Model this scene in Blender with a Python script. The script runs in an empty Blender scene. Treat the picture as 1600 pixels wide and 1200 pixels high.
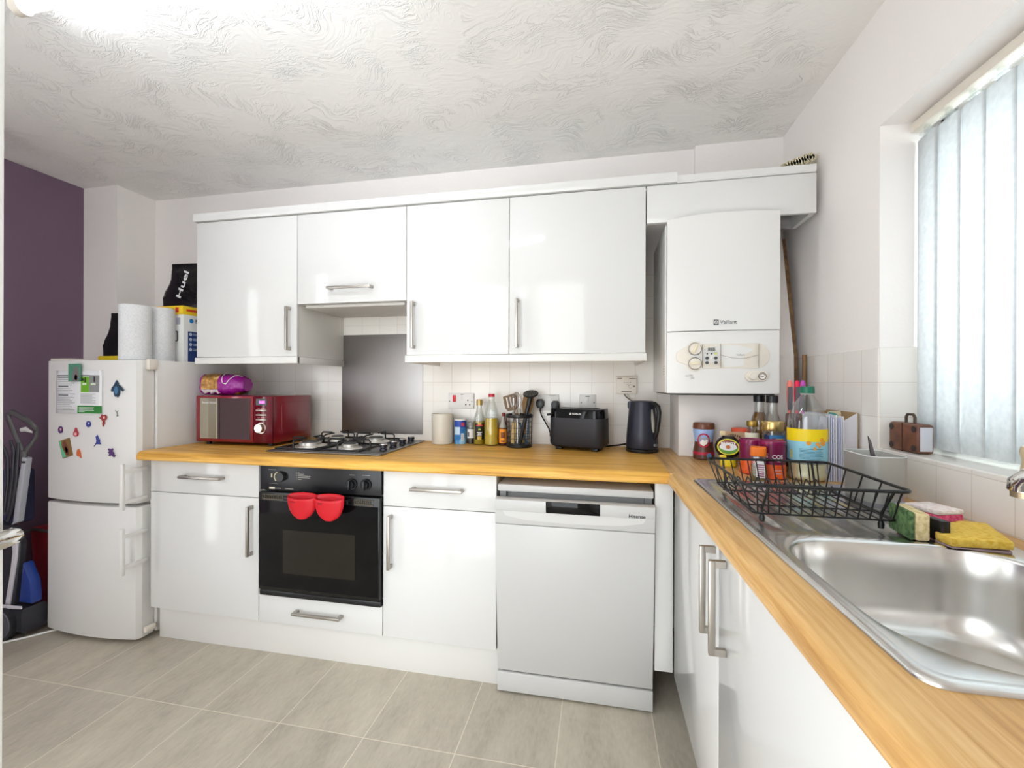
import bpy, bmesh, math, random
from mathutils import Vector, Matrix
C = bpy.context.scene.collection
R = math.radians
PI = math.pi
random.seed(7)
# ---------------------------------------------------------------- materials
def lin(c):
    o = []
    for v in c:
        v /= 255.0
        o.append(v / 12.92 if v <= .04045 else ((v + .055) / 1.055) ** 2.4)
    return (*o, 1.0)
MATS = {}
def M(name, rgb, rough=.5, metal=0.0, trans=0.0, ior=1.45, emit=0.0, spec=.5, coat=0.0, bump=None, alpha=1.0, aniso=0.0, sss=0.0):
    if name in MATS: return MATS[name]
    m = bpy.data.materials.new(name); m.use_nodes = True
    nt = m.node_tree; b = nt.nodes['Principled BSDF']
    b.inputs['Base Color'].default_value = lin(rgb)
    b.inputs['Roughness'].default_value = rough
    b.inputs['Metallic'].default_value = metal
    b.inputs['Transmission Weight'].default_value = trans
    b.inputs['IOR'].default_value = ior
    b.inputs['Specular IOR Level'].default_value = spec
    b.inputs['Coat Weight'].default_value = coat
    b.inputs['Alpha'].default_value = alpha
    if emit:
        b.inputs['Emission Color'].default_value = lin(rgb)
        b.inputs['Emission Strength'].default_value = emit
    tc = nt.nodes.new('ShaderNodeTexCoord')
    n = nt.nodes.new('ShaderNodeTexNoise')
    nt.links.new(tc.outputs['Object'], n.inputs['Vector'])
    sc, st = bump if bump else (60.0, .02)
    n.inputs['Scale'].default_value = sc
    n.inputs['Detail'].default_value = 3
    if bump:
        bp = nt.nodes.new('ShaderNodeBump'); bp.inputs['Strength'].default_value = st; bp.inputs['Distance'].default_value = .01
        nt.links.new(n.outputs['Fac'], bp.inputs['Height']); nt.links.new(bp.outputs['Normal'], b.inputs['Normal'])
    else:
        mr = nt.nodes.new('ShaderNodeMapRange')
        mr.inputs['To Min'].default_value = max(0, rough - .02); mr.inputs['To Max'].default_value = min(1, rough + .02)
        nt.links.new(n.outputs['Fac'], mr.inputs['Value']); nt.links.new(mr.outputs['Result'], b.inputs['Roughness'])
    MATS[name] = m
    return m
def base(name):
    m = bpy.data.materials.new(name); m.use_nodes = True
    MATS[name] = m
    return m, m.node_tree, m.node_tree.nodes['Principled BSDF']
def node(nt, t, **kw):
    n = nt.nodes.new(t)
    for k, v in kw.items():
        if k in n.inputs: n.inputs[k].default_value = v
        else: setattr(n, k, v)
    return n
def ramp(nt, stops):
    r = nt.nodes.new('ShaderNodeValToRGB')
    e = r.color_ramp.elements
    while len(e) < len(stops): e.new(.5)
    for i, (p, c) in enumerate(stops):
        e[i].position = p; e[i].color = lin(c)
    return r
def uv_from(nt, a, b_, ox=0, oy=0):
    tc = node(nt, 'ShaderNodeTexCoord'); sp = node(nt, 'ShaderNodeSeparateXYZ'); cb = node(nt, 'ShaderNodeCombineXYZ')
    nt.links.new(tc.outputs['Object'], sp.inputs[0])
    for k, (ax, off) in enumerate(((a, ox), (b_, oy))):
        ad = node(nt, 'ShaderNodeMath', operation='SUBTRACT'); ad.inputs[1].default_value = off
        nt.links.new(sp.outputs[ax], ad.inputs[0]); nt.links.new(ad.outputs[0], cb.inputs[k])
    return cb
def tile_mat(name, axes, ox, oy, size=.108, c=(238, 234, 228), g=(220, 213, 204)):
    m, nt, b = base(name)
    cb = uv_from(nt, axes[0], axes[1], ox, oy)
    br = node(nt, 'ShaderNodeTexBrick', offset=0.0, squash=1.0)
    br.inputs['Scale'].default_value = 1.0; br.inputs['Mortar Size'].default_value = .0013
    br.inputs['Mortar Smooth'].default_value = .4; br.inputs['Brick Width'].default_value = size; br.inputs['Row Height'].default_value = size
    br.inputs['Color1'].default_value = lin(c); br.inputs['Color2'].default_value = lin((c[0] - 3, c[1] - 3, c[2] - 3)); br.inputs['Mortar'].default_value = lin(g)
    nt.links.new(cb.outputs[0], br.inputs['Vector']); nt.links.new(br.outputs['Color'], b.inputs['Base Color'])
    b.inputs['Roughness'].default_value = .16
    tc = node(nt, 'ShaderNodeTexCoord'); ns = node(nt, 'ShaderNodeTexNoise', Scale=26.0)
    nt.links.new(tc.outputs['Object'], ns.inputs['Vector'])
    mx = node(nt, 'ShaderNodeMath', operation='MULTIPLY_ADD'); mx.inputs[1].default_value = -1.0
    nt.links.new(br.outputs['Fac'], mx.inputs[0])
    sc = node(nt, 'ShaderNodeMath', operation='MULTIPLY'); sc.inputs[1].default_value = .25
    nt.links.new(ns.outputs['Fac'], sc.inputs[0]); nt.links.new(sc.outputs[0], mx.inputs[2])
    bp = node(nt, 'ShaderNodeBump', Strength=.35, Distance=.003)
    nt.links.new(mx.outputs[0], bp.inputs['Height']); nt.links.new(bp.outputs['Normal'], b.inputs['Normal'])
    return m
def oak_mat(name, axis):
    m, nt, b = base(name)
    tc = node(nt, 'ShaderNodeTexCoord'); mp = node(nt, 'ShaderNodeMapping')
    mp.inputs['Scale'].default_value = (3, 60, 60) if axis == 'x' else (60, 3, 60)
    nt.links.new(tc.outputs['Object'], mp.inputs['Vector'])
    n1 = node(nt, 'ShaderNodeTexNoise', Scale=1.0, Detail=6.0, Roughness=.6, Distortion=.4)
    nt.links.new(mp.outputs[0], n1.inputs['Vector'])
    mp2 = node(nt, 'ShaderNodeMapping'); mp2.inputs['Scale'].default_value = (1.2, 9, 9) if axis == 'x' else (9, 1.2, 9)
    nt.links.new(tc.outputs['Object'], mp2.inputs['Vector'])
    n2 = node(nt, 'ShaderNodeTexNoise', Scale=1.0, Detail=3.0)
    nt.links.new(mp2.outputs[0], n2.inputs['Vector'])
    mx = node(nt, 'ShaderNodeMix', data_type='FLOAT'); mx.inputs[0].default_value = .28
    nt.links.new(n1.outputs['Fac'], mx.inputs[2]); nt.links.new(n2.outputs['Fac'], mx.inputs[3])
    r = ramp(nt, [(.34, (168, 117, 46)), (.5, (214, 161, 74)), (.66, (236, 190, 104))] if axis == 'x' else [(.34, (172, 126, 70)), (.5, (208, 164, 104)), (.66, (228, 192, 136))])
    nt.links.new(mx.outputs[0], r.inputs[0]); nt.links.new(r.outputs[0], b.inputs['Base Color'])
    b.inputs['Roughness'].default_value = .36; b.inputs['Specular IOR Level'].default_value = .25
    return m
def floor_mat():
    m, nt, b = base('vinyl_floor')
    cb = uv_from(nt, 0, 1, .2924, -.8992)
    br = node(nt, 'ShaderNodeTexBrick', offset=0.0, squash=1.0)
    br.inputs['Scale'].default_value = 1.0; br.inputs['Mortar Size'].default_value = .0018; br.inputs['Mortar Smooth'].default_value = .2
    br.inputs['Brick Width'].default_value = .3309; br.inputs['Row Height'].default_value = .662
    br.inputs['Color1'].default_value = lin((255, 255, 255)); br.inputs['Color2'].default_value = lin((236, 236, 238)); br.inputs['Mortar'].default_value = lin((255, 255, 255))
    nt.links.new(cb.outputs[0], br.inputs['Vector'])
    tc = node(nt, 'ShaderNodeTexCoord')
    mp = node(nt, 'ShaderNodeMapping'); mp.inputs['Scale'].default_value = (9, 3.0, 1); nt.links.new(tc.outputs['Object'], mp.inputs['Vector'])
    n1 = node(nt, 'ShaderNodeTexNoise', Scale=1.0, Detail=8.0, Roughness=.65); nt.links.new(mp.outputs[0], n1.inputs['Vector'])
    mp2 = node(nt, 'ShaderNodeMapping'); mp2.inputs['Scale'].default_value = (90, 30, 1); nt.links.new(tc.outputs['Object'], mp2.inputs['Vector'])
    n2 = node(nt, 'ShaderNodeTexNoise', Scale=1.0, Detail=4.0); nt.links.new(mp2.outputs[0], n2.inputs['Vector'])
    mx = node(nt, 'ShaderNodeMix', data_type='FLOAT'); mx.inputs[0].default_value = .3
    nt.links.new(n1.outputs['Fac'], mx.inputs[2]); nt.links.new(n2.outputs['Fac'], mx.inputs[3])
    r = ramp(nt, [(.3, (164, 155, 140)), (.5, (187, 178, 161)), (.7, (203, 194, 176))])
    nt.links.new(mx.outputs[0], r.inputs[0])
    mu = node(nt, 'ShaderNodeMix', data_type='RGBA', blend_type='MULTIPLY'); mu.inputs[0].default_value = 1.0
    nt.links.new(r.outputs[0], mu.inputs[6]); nt.links.new(br.outputs['Color'], mu.inputs[7])
    m2 = node(nt, 'ShaderNodeMix', data_type='RGBA'); m2.inputs[7].default_value = lin((216, 207, 190))
    nt.links.new(br.outputs['Fac'], m2.inputs[0]); nt.links.new(mu.outputs[2], m2.inputs[6])
    nt.links.new(m2.outputs[2], b.inputs['Base Color'])
    b.inputs['Roughness'].default_value = .42
    return m
def ceiling_mat():
    m, nt, b = base('textured_ceiling')
    b.inputs['Base Color'].default_value = lin((238, 236, 233)); b.inputs['Roughness'].default_value = .55
    tc = node(nt, 'ShaderNodeTexCoord')
    w = node(nt, 'ShaderNodeTexNoise', Scale=2.6, Detail=2.0); nt.links.new(tc.outputs['Object'], w.inputs['Vector'])
    ad = node(nt, 'ShaderNodeVectorMath', operation='MULTIPLY_ADD'); ad.inputs[1].default_value = (.55, .55, 0)
    nt.links.new(w.outputs['Color'], ad.inputs[0]); nt.links.new(tc.outputs['Object'], ad.inputs[2])
    mp = node(nt, 'ShaderNodeMapping'); mp.inputs['Scale'].default_value = (12, 34, 1); nt.links.new(ad.outputs[0], mp.inputs['Vector'])
    n1 = node(nt, 'ShaderNodeTexNoise', Scale=1.0, Detail=5.0, Roughness=.62, Distortion=.8); nt.links.new(mp.outputs[0], n1.inputs['Vector'])
    s = node(nt, 'ShaderNodeMath', operation='SUBTRACT'); s.inputs[1].default_value = .5; nt.links.new(n1.outputs['Fac'], s.inputs[0])
    a = node(nt, 'ShaderNodeMath', operation='ABSOLUTE'); nt.links.new(s.outputs[0], a.inputs[0])
    rr = node(nt, 'ShaderNodeMapRange'); rr.inputs['From Max'].default_value = .06; rr.inputs['To Min'].default_value = 1.0; rr.inputs['To Max'].default_value = 0.0
    nt.links.new(a.outputs[0], rr.inputs['Value'])
    n3 = node(nt, 'ShaderNodeTexNoise', Scale=5.0, Detail=2.0); nt.links.new(tc.outputs['Object'], n3.inputs['Vector'])
    r3 = node(nt, 'ShaderNodeMapRange'); r3.inputs['From Min'].default_value = .45; r3.inputs['From Max'].default_value = .65
    nt.links.new(n3.outputs['Fac'], r3.inputs['Value'])
    mu = node(nt, 'ShaderNodeMath', operation='MULTIPLY'); nt.links.new(rr.outputs[0], mu.inputs[0]); nt.links.new(r3.outputs[0], mu.inputs[1])
    n2 = node(nt, 'ShaderNodeMath', operation='MULTIPLY_ADD'); n2.inputs[1].default_value = .5; nt.links.new(n1.outputs['Fac'], n2.inputs[0]); nt.links.new(mu.outputs[0], n2.inputs[2])
    bp = node(nt, 'ShaderNodeBump', Strength=.6, Distance=.007); nt.links.new(n2.outputs[0], bp.inputs['Height']); nt.links.new(bp.outputs['Normal'], b.inputs['Normal'])
    return m
def brushed_mat(name, rgb, rough, axis):
    m, nt, b = base(name)
    b.inputs['Base Color'].default_value = lin(rgb); b.inputs['Metallic'].default_value = 1.0
    tc = node(nt, 'ShaderNodeTexCoord'); mp = node(nt, 'ShaderNodeMapping')
    s = [240, 240, 240]; s['xyz'.index(axis)] = 4; mp.inputs['Scale'].default_value = s
    nt.links.new(tc.outputs['Object'], mp.inputs['Vector'])
    n = node(nt, 'ShaderNodeTexNoise', Scale=1.0, Detail=3.0); nt.links.new(mp.outputs[0], n.inputs['Vector'])
    mr = node(nt, 'ShaderNodeMapRange'); mr.inputs['To Min'].default_value = rough - .07; mr.inputs['To Max'].default_value = rough + .09
    nt.links.new(n.outputs['Fac'], mr.inputs['Value']); nt.links.new(mr.outputs[0], b.inputs['Roughness'])
    bp = node(nt, 'ShaderNodeBump', Strength=.04, Distance=.002); nt.links.new(n.outputs['Fac'], bp.inputs['Height']); nt.links.new(bp.outputs['Normal'], b.inputs['Normal'])
    return m
def blind_mat():
    m = bpy.data.materials.new('blind_fabric'); m.use_nodes = True
    nt = m.node_tree; nt.nodes.clear()
    o = node(nt, 'ShaderNodeOutputMaterial'); d = node(nt, 'ShaderNodeBsdfDiffuse'); t = node(nt, 'ShaderNodeBsdfTranslucent'); mx = node(nt, 'ShaderNodeMixShader')
    tc = node(nt, 'ShaderNodeTexCoord'); w = node(nt, 'ShaderNodeTexNoise', Scale=60.0, Detail=4.0); nt.links.new(tc.outputs['Object'], w.inputs['Vector'])
    r = ramp(nt, [(.3, (226, 228, 230)), (.7, (238, 239, 240))]); nt.links.new(w.outputs['Fac'], r.inputs[0])
    for s in (d, t): nt.links.new(r.outputs[0], s.inputs['Color'])
    mx.inputs[0].default_value = .5
    nt.links.new(d.outputs[0], mx.inputs[1]); nt.links.new(t.outputs[0], mx.inputs[2]); nt.links.new(mx.outputs[0], o.inputs['Surface'])
    return m
def clear_mat(name, rgb, gloss=.12, tint=1.0):
    """thin clear plastic or glass: mostly transparent with a reflecting skin"""
    m = bpy.data.materials.new(name); m.use_nodes = True
    nt = m.node_tree; nt.nodes.clear()
    o = node(nt, 'ShaderNodeOutputMaterial'); t = node(nt, 'ShaderNodeBsdfTransparent'); g = node(nt, 'ShaderNodeBsdfGlossy'); mx = node(nt, 'ShaderNodeMixShader')
    t.inputs['Color'].default_value = lin(rgb); g.inputs['Roughness'].default_value = .04
    lw = node(nt, 'ShaderNodeLayerWeight', Blend=.3); ad = node(nt, 'ShaderNodeMath', operation='MULTIPLY_ADD'); ad.inputs[1].default_value = .5; ad.inputs[2].default_value = gloss * .4
    nt.links.new(lw.outputs['Facing'], ad.inputs[0])
    nt.links.new(ad.outputs[0], mx.inputs[0]); nt.links.new(t.outputs[0], mx.inputs[1]); nt.links.new(g.outputs[0], mx.inputs[2]); nt.links.new(mx.outputs[0], o.inputs['Surface'])
    MATS[name] = m
    return m
def noisy_mat(name, stops, scale, rough=.8, bump=.2, stretch=(1, 1, 1)):
    m, nt, b = base(name)
    tc = node(nt, 'ShaderNodeTexCoord'); mp = node(nt, 'ShaderNodeMapping'); mp.inputs['Scale'].default_value = stretch
    nt.links.new(tc.outputs['Object'], mp.inputs['Vector'])
    n = node(nt, 'ShaderNodeTexNoise', Scale=scale, Detail=5.0); nt.links.new(mp.outputs[0], n.inputs['Vector'])
    r = ramp(nt, stops); nt.links.new(n.outputs['Fac'], r.inputs[0]); nt.links.new(r.outputs[0], b.inputs['Base Color'])
    b.inputs['Roughness'].default_value = rough
    bp = node(nt, 'ShaderNodeBump', Strength=bump, Distance=.004); nt.links.new(n.outputs['Fac'], bp.inputs['Height']); nt.links.new(bp.outputs['Normal'], b.inputs['Normal'])
    return m
# ---------------------------------------------------------------- mesh builder
class B:
    def __init__(s): s.bm = bmesh.new(); s.mi = 0
    def _fin(s, faces):
        for f in faces: f.material_index = s.mi
    def box(s, x0, y0, z0, x1, y1, z1, bev=0.0, seg=2, m=None):
        vs = [s.bm.verts.new(p) for p in ((x0, y0, z0), (x1, y0, z0), (x1, y1, z0), (x0, y1, z0), (x0, y0, z1), (x1, y0, z1), (x1, y1, z1), (x0, y1, z1))]
        fs = [s.bm.faces.new([vs[i] for i in q]) for q in ((0, 3, 2, 1), (4, 5, 6, 7), (0, 1, 5, 4), (1, 2, 6, 5), (2, 3, 7, 6), (3, 0, 4, 7))]
        s._fin(fs)
        out = vs
        if bev:
            ed = list({e for f in fs for e in f.edges})
            r = bmesh.ops.bevel(s.bm, geom=ed, offset=bev, segments=seg, affect='EDGES', profile=.5)
            s._fin(r['faces']); out = list({v for v in r['verts']} | {v for v in vs if v.is_valid})
        if m is not None:
            for v in out: v.co = m @ v.co
        return s
    def prism(s, pts, axis, a, b, bev=0.0, seg=2, m=None):
        """extrude a polygon. axis x: pts are (y,z); y: (x,z); z: (x,y)"""
        def P(p, t): return {'x': (t, p[0], p[1]), 'y': (p[0], t, p[1]), 'z': (p[0], p[1], t)}[axis]
        v0 = [s.bm.verts.new(P(p, a)) for p in pts]; v1 = [s.bm.verts.new(P(p, b)) for p in pts]
        n = len(pts)
        fs = [s.bm.faces.new(v0[::-1]), s.bm.faces.new(v1)]
        fs += [s.bm.faces.new((v0[i], v0[(i + 1) % n], v1[(i + 1) % n], v1[i])) for i in range(n)]
        bmesh.ops.recalc_face_normals(s.bm, faces=fs)
        s._fin(fs); out = v0 + v1
        if bev:
            ed = list(set(fs[0].edges) | set(fs[1].edges))
            r = bmesh.ops.bevel(s.bm, geom=ed, offset=bev, segments=seg, affect='EDGES', profile=.5)
            s._fin(r['faces']); out = list({v for v in r['verts']} | {v for v in out if v.is_valid})
        if m is not None:
            for v in out: v.co = m @ v.co
        return s
    def cyl(s, p0, p1, r0, r1=None, n=20, cap=True):
        r1 = r0 if r1 is None else r1
        p0, p1 = Vector(p0), Vector(p1); d = (p1 - p0).normalized()
        a = d.orthogonal().normalized(); b = d.cross(a)
        A, Bv = [], []
        for i in range(n):
            t = 2 * PI * i / n; u = a * math.cos(t) + b * math.sin(t)
            A.append(s.bm.verts.new(p0 + u * r0)); Bv.append(s.bm.verts.new(p1 + u * r1))
        fs = [s.bm.faces.new((A[i], A[(i + 1) % n], Bv[(i + 1) % n], Bv[i])) for i in range(n)]
        if cap: fs += [s.bm.faces.new(A[::-1]), s.bm.faces.new(Bv)]
        s._fin(fs)
        return s
    def tube(s, pts, r, n=8, closed=False, ry=None):
        pts = [Vector(p) for p in pts]; N = len(pts); rings = []; prev = None
        for i, p in enumerate(pts):
            if closed: d = pts[(i + 1) % N] - pts[i - 1]
            else: d = pts[min(i + 1, N - 1)] - pts[max(i - 1, 0)]
            d.normalize()
            if prev is None: a = d.orthogonal().normalized()
            else: a = (prev - d * prev.dot(d)); a = a.normalized() if a.length > 1e-6 else d.orthogonal().normalized()
            prev = a; b = d.cross(a); rr = r[i] if isinstance(r, (list, tuple)) else r
            rings.append([s.bm.verts.new(p + a * (rr * math.cos(2 * PI * k / n)) + b * (rr * math.sin(2 * PI * k / n))) for k in range(n)])
        fs = []
        for i in range(N if closed else N - 1):
            A, Bv = rings[i], rings[(i + 1) % N]
            for k in range(n): fs.append(s.bm.faces.new((A[k], A[(k + 1) % n], Bv[(k + 1) % n], Bv[k])))
        if not closed: fs += [s.bm.faces.new(rings[0][::-1]), s.bm.faces.new(rings[-1])]
        s._fin(fs)
        return s
    def lathe(s, prof, cx=0, cy=0, n=28, sx=1.0, sy=1.0, m=None):
        rings = []
        for r, z in prof:
            if r < 1e-6: rings.append([s.bm.verts.new((cx, cy, z))])
            else: rings.append([s.bm.verts.new((cx + r * sx * math.cos(2 * PI * k / n), cy + r * sy * math.sin(2 * PI * k / n), z)) for k in range(n)])
        fs = []
        for A, Bv in zip(rings, rings[1:]):
            if len(A) == 1 and len(Bv) == 1: continue
            for k in range(n):
                j = (k + 1) % n
                if len(A) == 1: q = (A[0], Bv[j], Bv[k])
                elif len(Bv) == 1: q = (A[k], A[j], Bv[0])
                else: q = (A[k], A[j], Bv[j], Bv[k])
                fs.append(s.bm.faces.new(q))
        s._fin(fs)
        if m is not None:
            for ring in rings:
                for v in ring: v.co = m @ v.co
        return s
    def loft(s, loops, cap0=True, cap1=True):
        rings = [[s.bm.verts.new(p) for p in L] for L in loops]; n = len(rings[0]); fs = []
        for A, Bv in zip(rings, rings[1:]):
            for k in range(n): fs.append(s.bm.faces.new((A[k], A[(k + 1) % n], Bv[(k + 1) % n], Bv[k])))
        if cap0: fs.append(s.bm.faces.new(rings[0][::-1]))
        if cap1: fs.append(s.bm.faces.new(rings[-1]))
        s._fin(fs)
        return s
    def patch(s, r, a0, a1, z0, z1, n=14, r1=None, cx=0, cy=0, sy=1.0):
        """curved label wrapped on a round body; angle 0 faces -Y"""
        r1 = r if r1 is None else r1; L = []
        for i in range(n + 1):
            a = a0 + (a1 - a0) * i / n
            L.append((s.bm.verts.new((cx + r * math.sin(a), cy - r * sy * math.cos(a), z0)), s.bm.verts.new((cx + r1 * math.sin(a), cy - r1 * sy * math.cos(a), z1))))
        s._fin([s.bm.faces.new((L[i][0], L[i + 1][0], L[i + 1][1], L[i][1])) for i in range(n)])
        return s
    def dot(s, r, a, z, rad, rz=None, n=14, cy=0.0):
        rz = rad if rz is None else rz
        c = [s.bm.verts.new((r * math.sin(a + rad / r * math.cos(2 * PI * k / n)), cy - r * math.cos(a + rad / r * math.cos(2 * PI * k / n)), z + rz * math.sin(2 * PI * k / n))) for k in range(n)]
        s._fin([s.bm.faces.new(c)]); return s
    def grid(s, fn, nu, nv, closed=False):
        V = [[s.bm.verts.new(fn(i / nu, j / nv)) for j in range(nv + 1)] for i in range(nu + 1)]
        s._fin([s.bm.faces.new((V[i][j], V[i + 1][j], V[i + 1][j + 1], V[i][j + 1])) for i in range(nu) for j in range(nv)])
        return s
    def move(s, m):
        bmesh.ops.transform(s.bm, matrix=m, verts=s.bm.verts); return s
def rrect(w, h, r, n=5, cx=0, cy=0):
    o = []
    for (sx, sy, a0) in ((1, 1, 0), (-1, 1, 90), (-1, -1, 180), (1, -1, 270)):
        for k in range(n + 1):
            a = R(a0 + 90 * k / n)
            o.append((cx + sx * (w / 2 - r) + r * math.cos(a), cy + sy * (h / 2 - r) + r * math.sin(a)))
    return o
def obj(name, b, mat, parent=None, smooth=35, thick=0.0, subd=0):
    me = bpy.data.meshes.new(name)
    if parent is not None and parent.get('_abs'):
        o_ = Vector(parent['_o']); bmesh.ops.translate(b.bm, vec=-o_, verts=b.bm.verts)
    bmesh.ops.recalc_face_normals(b.bm, faces=b.bm.faces) if not thick else None
    b.bm.to_mesh(me); b.bm.free()
    for mm in (mat if isinstance(mat, (list, tuple)) else [mat]): me.materials.append(mm)
    o = bpy.data.objects.new(name, me); C.objects.link(o)
    if parent is not None: o.parent = parent
    if smooth:
        for p in me.polygons: p.use_smooth = True
        try: me.set_sharp_from_angle(angle=R(smooth))
        except Exception: pass
    if thick:
        sd = o.modifiers.new('thickness', 'SOLIDIFY'); sd.thickness = thick; sd.offset = 0
    if subd:
        sb = o.modifiers.new('smooth', 'SUBSURF'); sb.levels = subd; sb.render_levels = subd
    return o
def part(name, b, mat, t, label=None, **kw):
    """child of t. When t (or its own root) is authored in room coordinates, shift to t's origin."""
    root = t
    while root.parent is not None: root = root.parent
    if root.get('_abs'):
        bmesh.ops.translate(b.bm, vec=-Vector(root['_o']), verts=b.bm.verts)
    fl = root.get('_abs')
    if fl: root['_abs'] = 0; t['_abs'] = 0
    o = obj(name, b, mat, None, **kw)
    o.parent = t
    if fl: root['_abs'] = 1
    if label: o['label'] = label
    return o
def tag(o, label, cat, group=None, kind=None):
    if label: o['label'] = label
    if cat: o['category'] = cat
    if group: o['group'] = group
    if kind: o['kind'] = kind
    return o
def thing(name, label, cat, loc=(0, 0, 0), rz=0.0, group=None, room=False):
    """Empty at the thing's base. room=True: its parts are written in room coordinates."""
    o = bpy.data.objects.new(name, None); C.objects.link(o); o.empty_display_size = .02
    o.location = loc; o.rotation_euler = (0, 0, rz)
    tag(o, label, cat, group)
    if room: o['_abs'] = 1; o['_o'] = loc
    return o
def solo(name, b, mat, label, cat, loc=(0, 0, 0), rz=0.0, group=None, room=False, **kw):
    if room: bmesh.ops.translate(b.bm, vec=-Vector(loc), verts=b.bm.verts)
    o = obj(name, b, mat, None, **kw); o.location = loc; o.rotation_euler = (0, 0, rz)
    return tag(o, label, cat, group)
def struct(name, b, mat, parent=None, **kw):
    o = obj(name, b, mat, parent, **kw)
    if parent is None: o['kind'] = 'structure'
    return o
def text(s, mat, parent, loc, width=None, height=None, rot=(PI / 2, 0, 0), name='lettering', wrap=None, bold=0.0, shear=0.0, align='CENTER'):
    cu = bpy.data.curves.new('t', 'FONT'); cu.body = s; cu.size = 1.0; cu.align_x = align; cu.align_y = 'CENTER'; cu.extrude = .004; cu.offset = bold; cu.shear = shear
    to = bpy.data.objects.new('t', cu); C.objects.link(to)
    dg = bpy.context.evaluated_depsgraph_get()
    me = bpy.data.meshes.new_from_object(to.evaluated_get(dg))
    bpy.data.objects.remove(to); bpy.data.curves.remove(cu)
    xs = [v.co.x for v in me.vertices]; ys = [v.co.y for v in me.vertices]
    sx = sy = None
    if width: sx = width / (max(xs) - min(xs))
    if height: sy = height / (max(ys) - min(ys))
    sx = sx or sy; sy = sy or sx
    me.transform(Matrix.Diagonal((sx, sy, .1 * sx, 1)))
    E = Matrix.LocRotScale(None, __import__('mathutils').Euler(rot), None)
    me.transform(E)
    root = parent
    while root.parent is not None: root = root.parent
    L = Vector(loc)
    if root.get('_abs'): L = L - Vector(root['_o'])
    if wrap:
        for v in me.vertices:
            a = (v.co.x + L.x) / wrap; q = wrap - v.co.y
            v.co = Vector((q * math.sin(a), -q * math.cos(a), v.co.z + L.z))
    else:
        me.transform(Matrix.Translation(L))
    me.name = name; me.materials.clear(); me.materials.append(mat)
    o = bpy.data.objects.new(name, me); C.objects.link(o); o.parent = parent
    return o
def copy_tree(o, parent=None):
    c = o.copy(); C.objects.link(c); c.parent = parent
    for ch in [x for x in o.children]: copy_tree(ch, c)
    return c
CAM = Vector((2.0796, -2.2744, 1.2268))
def face(x, y): return math.atan2(CAM.x - x, -(CAM.y - y))
# ---------------------------------------------------------------- materials used
wall_paint = M('wall_paint', (238, 233, 230), .7, bump=(90, .06))
purple_paint = M('purple_paint', (116, 94, 113), .6, bump=(90, .06))
white_gloss = M('white_gloss', (216, 215, 213), .09, spec=.36)
white_satin = M('white_satin', (220, 218, 214), .35)
white_plastic = M('white_plastic', (222, 220, 217), .3)
cream_plastic = M('cream_plastic', (222, 214, 202), .4)
appliance_white = M('appliance_white', (197, 196, 194), .3, bump=(260, .02)); fridge_white = M('fridge_white', (219, 217, 214), .3, bump=(260, .02))
nickel = M('brushed_nickel', (178, 172, 164), .36, 1.0)
chrome = M('chrome', (222, 220, 216), .06, 1.0)
steel = brushed_mat('hob_steel', (150, 148, 146), .3, 'x')
sink_steel = M('sink_steel', (222, 220, 217), .25, 1.0)
splash_steel = brushed_mat('splash_steel', (158, 154, 152), .44, 'z')
black_plastic = M('black_plastic', (22, 22, 24), .35)
black_gloss = M('black_gloss', (12, 12, 14), .06, spec=.3)
black_panel = M('black_panel', (24, 24, 27), .3)
black_metal = M('black_metal', (20, 20, 21), .4)
black_film = M('black_film', (18, 18, 20), .18, bump=(25, .35))
dark_navy = M('navy_metal', (44, 46, 58), .38, .2)
ink = M('ink', (40, 40, 44), .5)
grey_ink = M('grey_ink', (110, 110, 112), .5)
white_ink = M('white_ink', (235, 235, 235), .5)
oak_x = oak_mat('oak_long', 'x'); oak_y = oak_mat('oak_cross', 'y')
tiles_b = tile_mat('wall_tiles_long', (0, 2), 1.2901, 1.3436)
tiles_r = tile_mat('wall_tiles_side', (1, 2), -.533, 1.3436)
blind = blind_mat()
glass = clear_mat('window_glass', (245, 250, 250), .1)
clear_plastic = clear_mat('clear_plastic', (247, 249, 248), .22)
clear_jar = clear_mat('jar_glass', (238, 239, 236), .26)
raw_board = noisy_mat('raw_board', [(.3, (92, 66, 40)), (.7, (140, 104, 66))], 40)
# ---------------------------------------------------------------- the room
XW, ZC = 2.937, 2.404
b = B().box(-1.2, -2.75, -.06, 3.3, .2, 0); struct('floor', b, floor_mat(), smooth=0)
b = B().box(-1.2, -2.75, ZC, 3.3, .2, ZC + .08); struct('ceiling', b, ceiling_mat(), smooth=0)
b = B().box(-1.1, .03, 0, 3.2, .2, ZC); struct('wall_back', b, wall_paint, smooth=0)
b = B().box(-1.15, -1.93, 0, -.987, .03, ZC).box(-1.15, -2.7, 2.1, -.987, -1.93, ZC).box(-1.15, -2.7, 0, -.987, -2.53, 2.1); struct('wall_left', b, purple_paint, smooth=0)  # unseen opening near the camera end, added to light the right wall
b = B().box(-.987, -.197, 0, -.735, .03, ZC); struct('wall_pier', b, wall_paint, smooth=0)
# window wall with its opening
WY0, WY1, WZ0, WZ1 = -1.95, -.725, 1.027, 2.033
b = B().box(XW, WY1, 0, 3.2, .03, ZC).box(XW, -2.7, 0, 3.2, WY0, ZC).box(XW, WY0, 0, 3.2, WY1, WZ0).box(XW, WY0, WZ1, 3.2, WY1, ZC)
struct('wall_right', b, wall_paint, smooth=0)
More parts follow.
